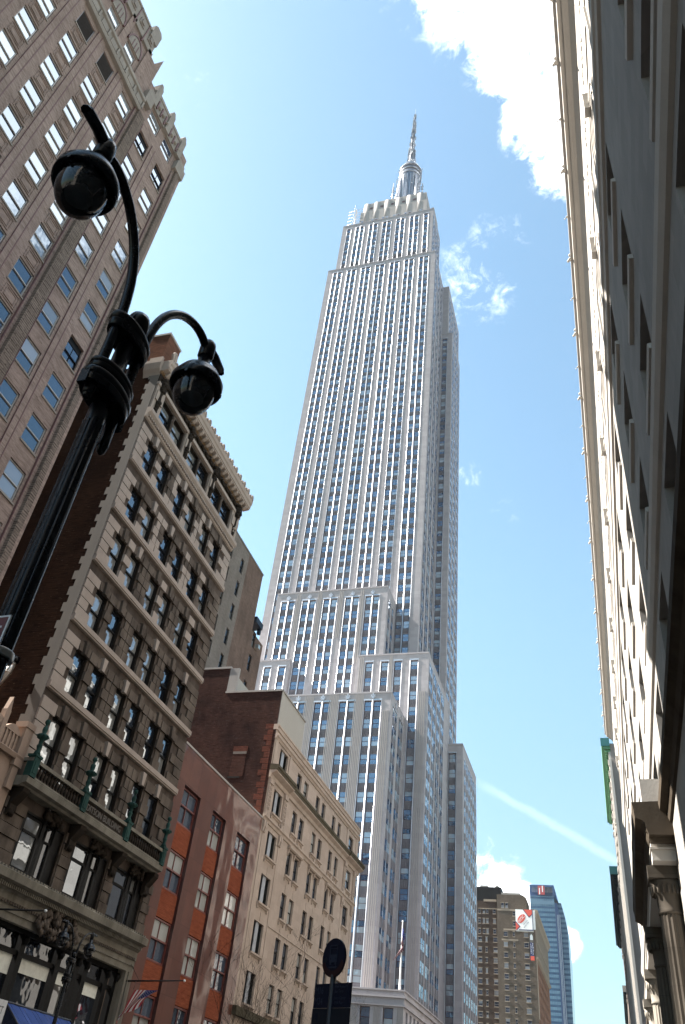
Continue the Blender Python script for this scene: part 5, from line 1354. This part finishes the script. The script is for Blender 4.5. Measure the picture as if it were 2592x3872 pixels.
    return th
M['globe'] = globe_mat()
lamp1 = street_lamp()
def dup(root, loc, label):
    r = root.copy(); COL.objects.link(r); r.location = loc; r['label'] = label
    for ch in list(root.children):
        c = ch.copy(); COL.objects.link(c); c.parent = r
        for g in list(ch.children):
            d = g.copy(); COL.objects.link(d); d.parent = c
    return r
dup(lamp1, (-22.3, 33.75, 0), 'black twin armed street lamp far across the street before the carved shop front')

def lamp_sign():
    th = thing('street_sign', 'dark red sign with white capitals strapped to the near lamp pole', 'sign', (-3.5, 3.40, 4))
    def F(u, v, w):     # faces the viewer, turned a little
        return (-3.325 + u * .97, 3.40 - w + u * -.05, v)
    s = MB(F); s.box(-.75, 0, 3.62, 4.0, 0, .012, 1); s.box(-.735, -.015, 3.635, 3.985, .012, .016, 0)
    s.text('ELITE', .15, F, -.03, 3.82, .017, 1, th=.002, sx=.75, align='RIGHT')
    s.build('panel', [plain('sign_maroon', (.11, .010, .012), .45), plain('sign_white', (.62, .62, .64), .5)], th)
    b = MB(); b.lathe([(.105, 3.80), (.108, 3.81), (.108, 3.84), (.105, 3.85)], (-3.48, 3.56, 0), 18); b.build('strap', M['steel'], th)
lamp_sign()

# ------------------------------------------------------------------ bus stop sign
def bus_stop():
    th = thing('bus_stop_sign', 'dark blue round bus stop sign above route panels on a pole', 'bus stop sign', (-2.335, 7.5, 0))
    ph = R(28); cx, cy = -2.335, 7.5
    def F(u, v, w): return (cx + u * math.cos(ph) - w * math.sin(ph), cy - u * math.sin(ph) - w * math.cos(ph), v)
    navy = plain('sign_navy', (.0022, .0035, .015), .5, var=.1, spec=.2); red = plain('sign_dull_red', (.022, .0055, .007), .5, var=.1, spec=.2); wh = plain('sign_pale', (.020, .024, .042), .5, var=.1, spec=.2); gr = plain('sign_grey', (.0075, .009, .015), .5, var=.1, spec=.2)
    p = MB(); p.tube([(cx, cy, .1), (cx, cy, 2.83)], .026, 10); p.build('pole', plain('sign_pole', (.02, .02, .022), .45), th)
    d = MB(F); n = 40
    ring = [(.137 * math.sin(2 * math.pi * k / n), 2.962 + .152 * math.cos(2 * math.pi * k / n)) for k in range(n)]
    d.poly(ring, 0, .02, 0)
    arc = [(.138 * math.sin(t), 2.962 + .153 * math.cos(t)) for t in [R(108 + 144 * k / 20) for k in range(21)]]; arc2 = [(.105 * math.sin(t), 2.972 + .112 * math.cos(t)) for t in [R(104 + 152 * k / 20) for k in range(21)]]
    for k in range(20): d.poly([arc[k], arc[k + 1], arc2[k + 1], arc2[k]], .02, .022, 1)
    # bus pictogram, wheelchair mark and arrow
    d.box(-.048, .048, 2.925, 2.985, .021, .024, 2); d.box(-.048, -.040, 2.985, 3.055, .021, .024, 2); d.box(.040, .048, 2.985, 3.055, .021, .024, 2); d.box(-.045, .045, 3.052, 3.06, .021, .024, 2); d.box(-.04, .04, 3.03, 3.034, .021, .024, 2)
    d.box(-.04, -.02, 2.908, 2.925, .021, .024, 2); d.box(.02, .04, 2.908, 2.925, .021, .024, 2); d.box(-.038, -.028, 2.945, 2.96, .024, .0245, 0); d.box(.028, .038, 2.945, 2.96, .024, .0245, 0)
    d.box(-.05, .035, 2.882, 2.892, .021, .024, 2); d.poly([(.035, 2.875), (.05, 2.887), (.035, 2.9)], .021, .024, 2)
    d.poly([(-.095 + .02 * math.cos(t), 2.945 + .022 * math.sin(t)) for t in [6.283 * k / 14 for k in range(14)]], .021, .0225, 3); d.box(-.098, -.092, 2.955, 2.99, .021, .0235, 3)
    d.build('disc', [navy, red, wh, gr], th)
    b = MB(F)
    b.box(-.20, .235, 2.585, 2.765, 0, .014, 0); b.box(-.20, .235, 2.465, 2.582, 0, .014, 1)
    b.text('M16', .075, F, -.19, 2.69, .015, 2, th=.001, sx=.75); b.text('M34', .075, F, -.19, 2.61, .015, 2, th=.001, sx=.75)
    b.text('Port Authority', .031, F, .045, 2.728, .015, 2, th=.001, sx=.85); b.text('Bus Term', .031, F, .045, 2.695, .015, 2, th=.001, sx=.85)
    b.text('Javits Center', .031, F, .045, 2.645, .015, 2, th=.001, sx=.85); b.text('42 St Pier', .031, F, .045, 2.61, .015, 2, th=.001, sx=.85)
    b.text('NJ', .075, F, -.19, 2.50, .015, 0, th=.001, sx=.75)
    b.build('route_panel', [navy, gr, wh], th)
bus_stop()

# ------------------------------------------------------------------ flags and poles
F_RED = plain('flag_red', (.16, .010, .018), .8, var=.2, spec=.1); F_WHITE = plain('flag_white', (.34, .32, .33), .8, var=.2, spec=.1); F_BLUE = plain('flag_blue', (.008, .020, .13), .8, var=.2, spec=.1)
def flag_mesh(pos, name, parent, nf=24, stars=True):
    """pos(t, s): t along the hoist 0..1 (1 = top), s along the fly 0..1"""
    b = MB()
    for i in range(13):
        for j in range(nf):
            t0, t1, s0, s1 = i / 13, (i + 1) / 13, j / nf, (j + 1) / nf
            m_ = 2 if (i >= 6 and (s0 + s1) / 2 < .4) else (0 if i % 2 == 0 else 1)
            b.face([pos(t0, s0), pos(t0, s1), pos(t1, s1), pos(t1, s0)], m_, True, raw=True)
    if stars:
        for r in range(9):
            for c in range(6 if r % 2 == 0 else 5):
                t = 6 / 13 + (7 / 13) * (r + .5) / 9; s = .4 * (c + .5 + (.5 if r % 2 else 0)) / 6.2
                P = Vector(pos(t, s)); e1 = (Vector(pos(min(1, t + .01), s)) - P).normalized(); e2 = (Vector(pos(t, s + .01)) - P).normalized(); nn = e1.cross(e2).normalized() * .012
                for sg in (-1, 1): b.face([tuple(P + nn * sg + (e1 * math.cos(a) + e2 * math.sin(a)) * .035) for a in [6.283 * k / 5 for k in range(5)]], 1, raw=True)
    return b.build(name, [F_RED, F_WHITE, F_BLUE], parent, recalc=False)
def flags():
    th = thing('flag', 'striped flag with starred blue canton drooping from a pole by the granite office', 'flag', (-26.6, 48.8, 8))
    p0, p1 = Vector((-27.75, 47.9, 8.2)), Vector((-25.5, 51.0, 8.86))
    p = MB(); p.tube([p0, p1], [.05, .035], 8); p.build('flagpole', M['dark_frame'], th)
    g = MB(); g.lathe([(0, -.08), (.07, -.04), (.07, .04), (0, .08)], tuple(p1 + (p1 - p0).normalized() * .1), 10); g.build('finial', M['white_paint'], th)
    ro = MB(); ro.tube([p0 + (p1 - p0) * .2, (-26.85, 47.62, 7.78)], .012, 4); ro.tube([p0 + (p1 - p0) * .62, (-26.5, 50.0, 8.12)], .012, 4); ro.tube([p0 + (p1 - p0) * .25, (-27.75, 47.7, 9.4)], .012, 4); ro.build('rope', M['dark_frame'], th)
    def pos(t, s):
        return (-26.75 + .25 * t + .22 * math.sin(5.2 * t + 2.2 * s) * s - .5 * s, 47.62 + 2.4 * t - .95 * s * (.7 + .6 * t) - .25 * math.sin(3.1 * s) * t, 7.76 + .36 * t - (1.75 - .75 * t) * s + .08 * math.sin(6 * t) * s)
    flag_mesh(pos, 'flag_cloth', th)
    th = thing('flagpole', 'white flagpole with limp striped flag on the deco tower base', 'flagpole', (-28.95, 124.4, 19.7))
    p = MB(); p.lathe([(.2, 19.7), (.16, 20.2), (.12, 22), (.07, 28.4), (.05, 28.5)], (-28.95, 124.4, 0), 10); p.lathe([(0, 28.5), (.14, 28.58), (.14, 28.68), (0, 28.76)], (-28.95, 124.4, 0), 10); p.build('pole', M['white_paint'], th)
    def pos2(t, s):
        a = 3.1 * s
        return (-28.95 + .42 * math.sin(a * 1.5 + .6 * t) * s ** .5 - .62 * s * (1 - t) + .75 * s * t, 124.25 - .3 * math.sin(9 * s), 27.9 - 1.9 * (1 - t) * (1 - .3 * s) - 3.1 * s)
    flag_mesh(pos2, 'flag_cloth', th, stars=True)
    th = thing('bare_flagpole', 'bare black flagpole jutting over the low terracotta house front', 'flagpole', (-27.0, 33.8, 8.7))
    p = MB(); p.tube([(-27.9, 32.6, 8.5), (-25.35, 35.0, 9.03)], [.055, .04], 8); p.lathe([(0, -.07), (.07, -.03), (.07, .03), (0, .07)], (-25.28, 35.06, 9.05), 8, 1); p.build('pole', [M['dark_frame'], M['white_paint']], th)
flags()

# ------------------------------------------------------------------ shop awning and banner
def shop():
    F = LF()
    th = thing('shop_awning', 'blue canvas shop awning under the black shop windows', 'awning', (-27, 40, 5.3))
    a = MB(F); n = 16
    for k in range(n):
        u0_, u1_ = 37.2 + k * .36, 37.2 + (k + 1) * .36
        a.poly([(u0_, 0), (u1_, 0), (u1_, .001), (u0_, .001)], 0, .001) if False else None
        z0 = 5.55 + .012 * math.sin(k * 2.1); a.face([(u0_, z0, .5), (u1_, z0, .5), (u1_, 4.3, 2.1), (u0_, 4.3, 2.1)], 0); a.face([(u0_, 4.3, 2.1), (u1_, 4.3, 2.1), (u1_, 3.9, 2.1), (u0_, 3.9, 2.1)], 0)
    a.build('canvas', plain('blue_canvas', (.012, .045, .20), .7, var=.35, scale=1.5), th, recalc=False)
    f = MB(); f.tube([(-27.5, 37.2, 5.58), (-27.5, 43.0, 5.58)], .05, 6); f.tube([(-27.5, 37.2, 5.58), (-25.9, 37.2, 4.3)], .04, 6); f.tube([(-27.5, 43.0, 5.58), (-25.9, 43.0, 4.3)], .04, 6); f.tube([(-27.5, 44.2, 5.7), (-26.0, 42.4, 5.15)], .05, 6); f.build('frame', M['pole_grey'], th)
    b = thing('shop_banner', 'white hanging shop banner with dark lettering at the lower left corner', 'banner', (-26.6, 35, 5))
    F2 = LF(-26.6); p = MB(F2); p.box(33.4, 36.12, 3.6, 5.48, 0, .04, 0)
    p.text('REST', .42, F2, 35.95, 4.95, .041, 1, th=.004, align='RIGHT', sx=.8); p.text('le', .40, F2, 35.9, 4.45, .041, 1, th=.004, align='RIGHT', sx=.8)
    p.build('panel', [plain('banner_white', (.55, .55, .55), .7), plain('banner_ink', (.03, .03, .03), .7)], b)
    br = MB(); br.tube([(-27.6, 34.5, 5.3), (-26.6, 34.5, 5.3)], .03, 6); br.tube([(-27.6, 35.8, 5.3), (-26.6, 35.8, 5.3)], .03, 6); br.build('bracket', M['pole_grey'], b)
shop()

# ------------------------------------------------------------------ bare street tree
def tree(x, y, top, seed, label):
    th = thing('bare_tree', label, 'tree', (x, y, 0)); rr = random.Random(seed)
    bark = stone('bark_%d' % seed, (.055, .042, .035), (.03, .024, .02), streak=.5, fine=20)
    t = MB(); c = MB()
    t.tube([(x, y, .1), (x + .05, y, 1.5), (x - .03, y + .04, 2.8)], [.17, .13, .11], 8)
    def grow(p, d, L, r, lv):
        q = p; pts = [p]; rad = [r]
        for k in range(3):
            d = (d + Vector((rr.uniform(-.25, .25), rr.uniform(-.25, .25), rr.uniform(-.05, .22)))).normalized(); q = q + d * L / 3; pts.append(q); rad.append(r * (1 - .18 * (k + 1)))
        (t if lv == 0 else c).tube(pts, rad, 6 if lv < 2 else 4)
        if lv < 5:
            for k in range(rr.choice((2, 3, 3)) if lv < 4 else 3):
                i = rr.choice((1, 2, 3, 3)); ax = Vector((rr.uniform(-1, 1), rr.uniform(-1, 1), rr.uniform(-.15, .8))).normalized()
                grow(pts[i], (d * .75 + ax * .75).normalized(), L * rr.uniform(.60, .82), max(.006, rad[i] * .62), lv + 1)
    for k in range(4):
        a = k * 1.57 + rr.random(); grow(Vector((x - .03, y + .04, 2.7)), Vector((math.cos(a) * .6, math.sin(a) * .6, 1)).normalized(), (top - 2.7) * .36, .07, 0)
    t.build('trunk', bark, th); c.build('crown', bark, th)
tree(-23.6, 57.5, 13.5, 3, 'bare leafless street tree with fine twigs before the granite office')
tree(-23.6, 68.5, 13.0, 8, 'bare leafless street tree before the limestone corner building')

# ------------------------------------------------------------------ thin city haze
def haze():
    h = MB(); h.box(-820, 820, -320, 1820, -1.6, 470)
    t = NT('haze'); v = t.n('ShaderNodeVolumePrincipled'); v.inputs['Color'].default_value = (.80, .88, 1, 1); v.inputs['Density'].default_value = .00004; v.inputs['Anisotropy'].default_value = .2
    t.t.links.new(v.outputs[0], t.out.inputs['Volume'])
    stuff(h.build('haze', t.mt))
haze()
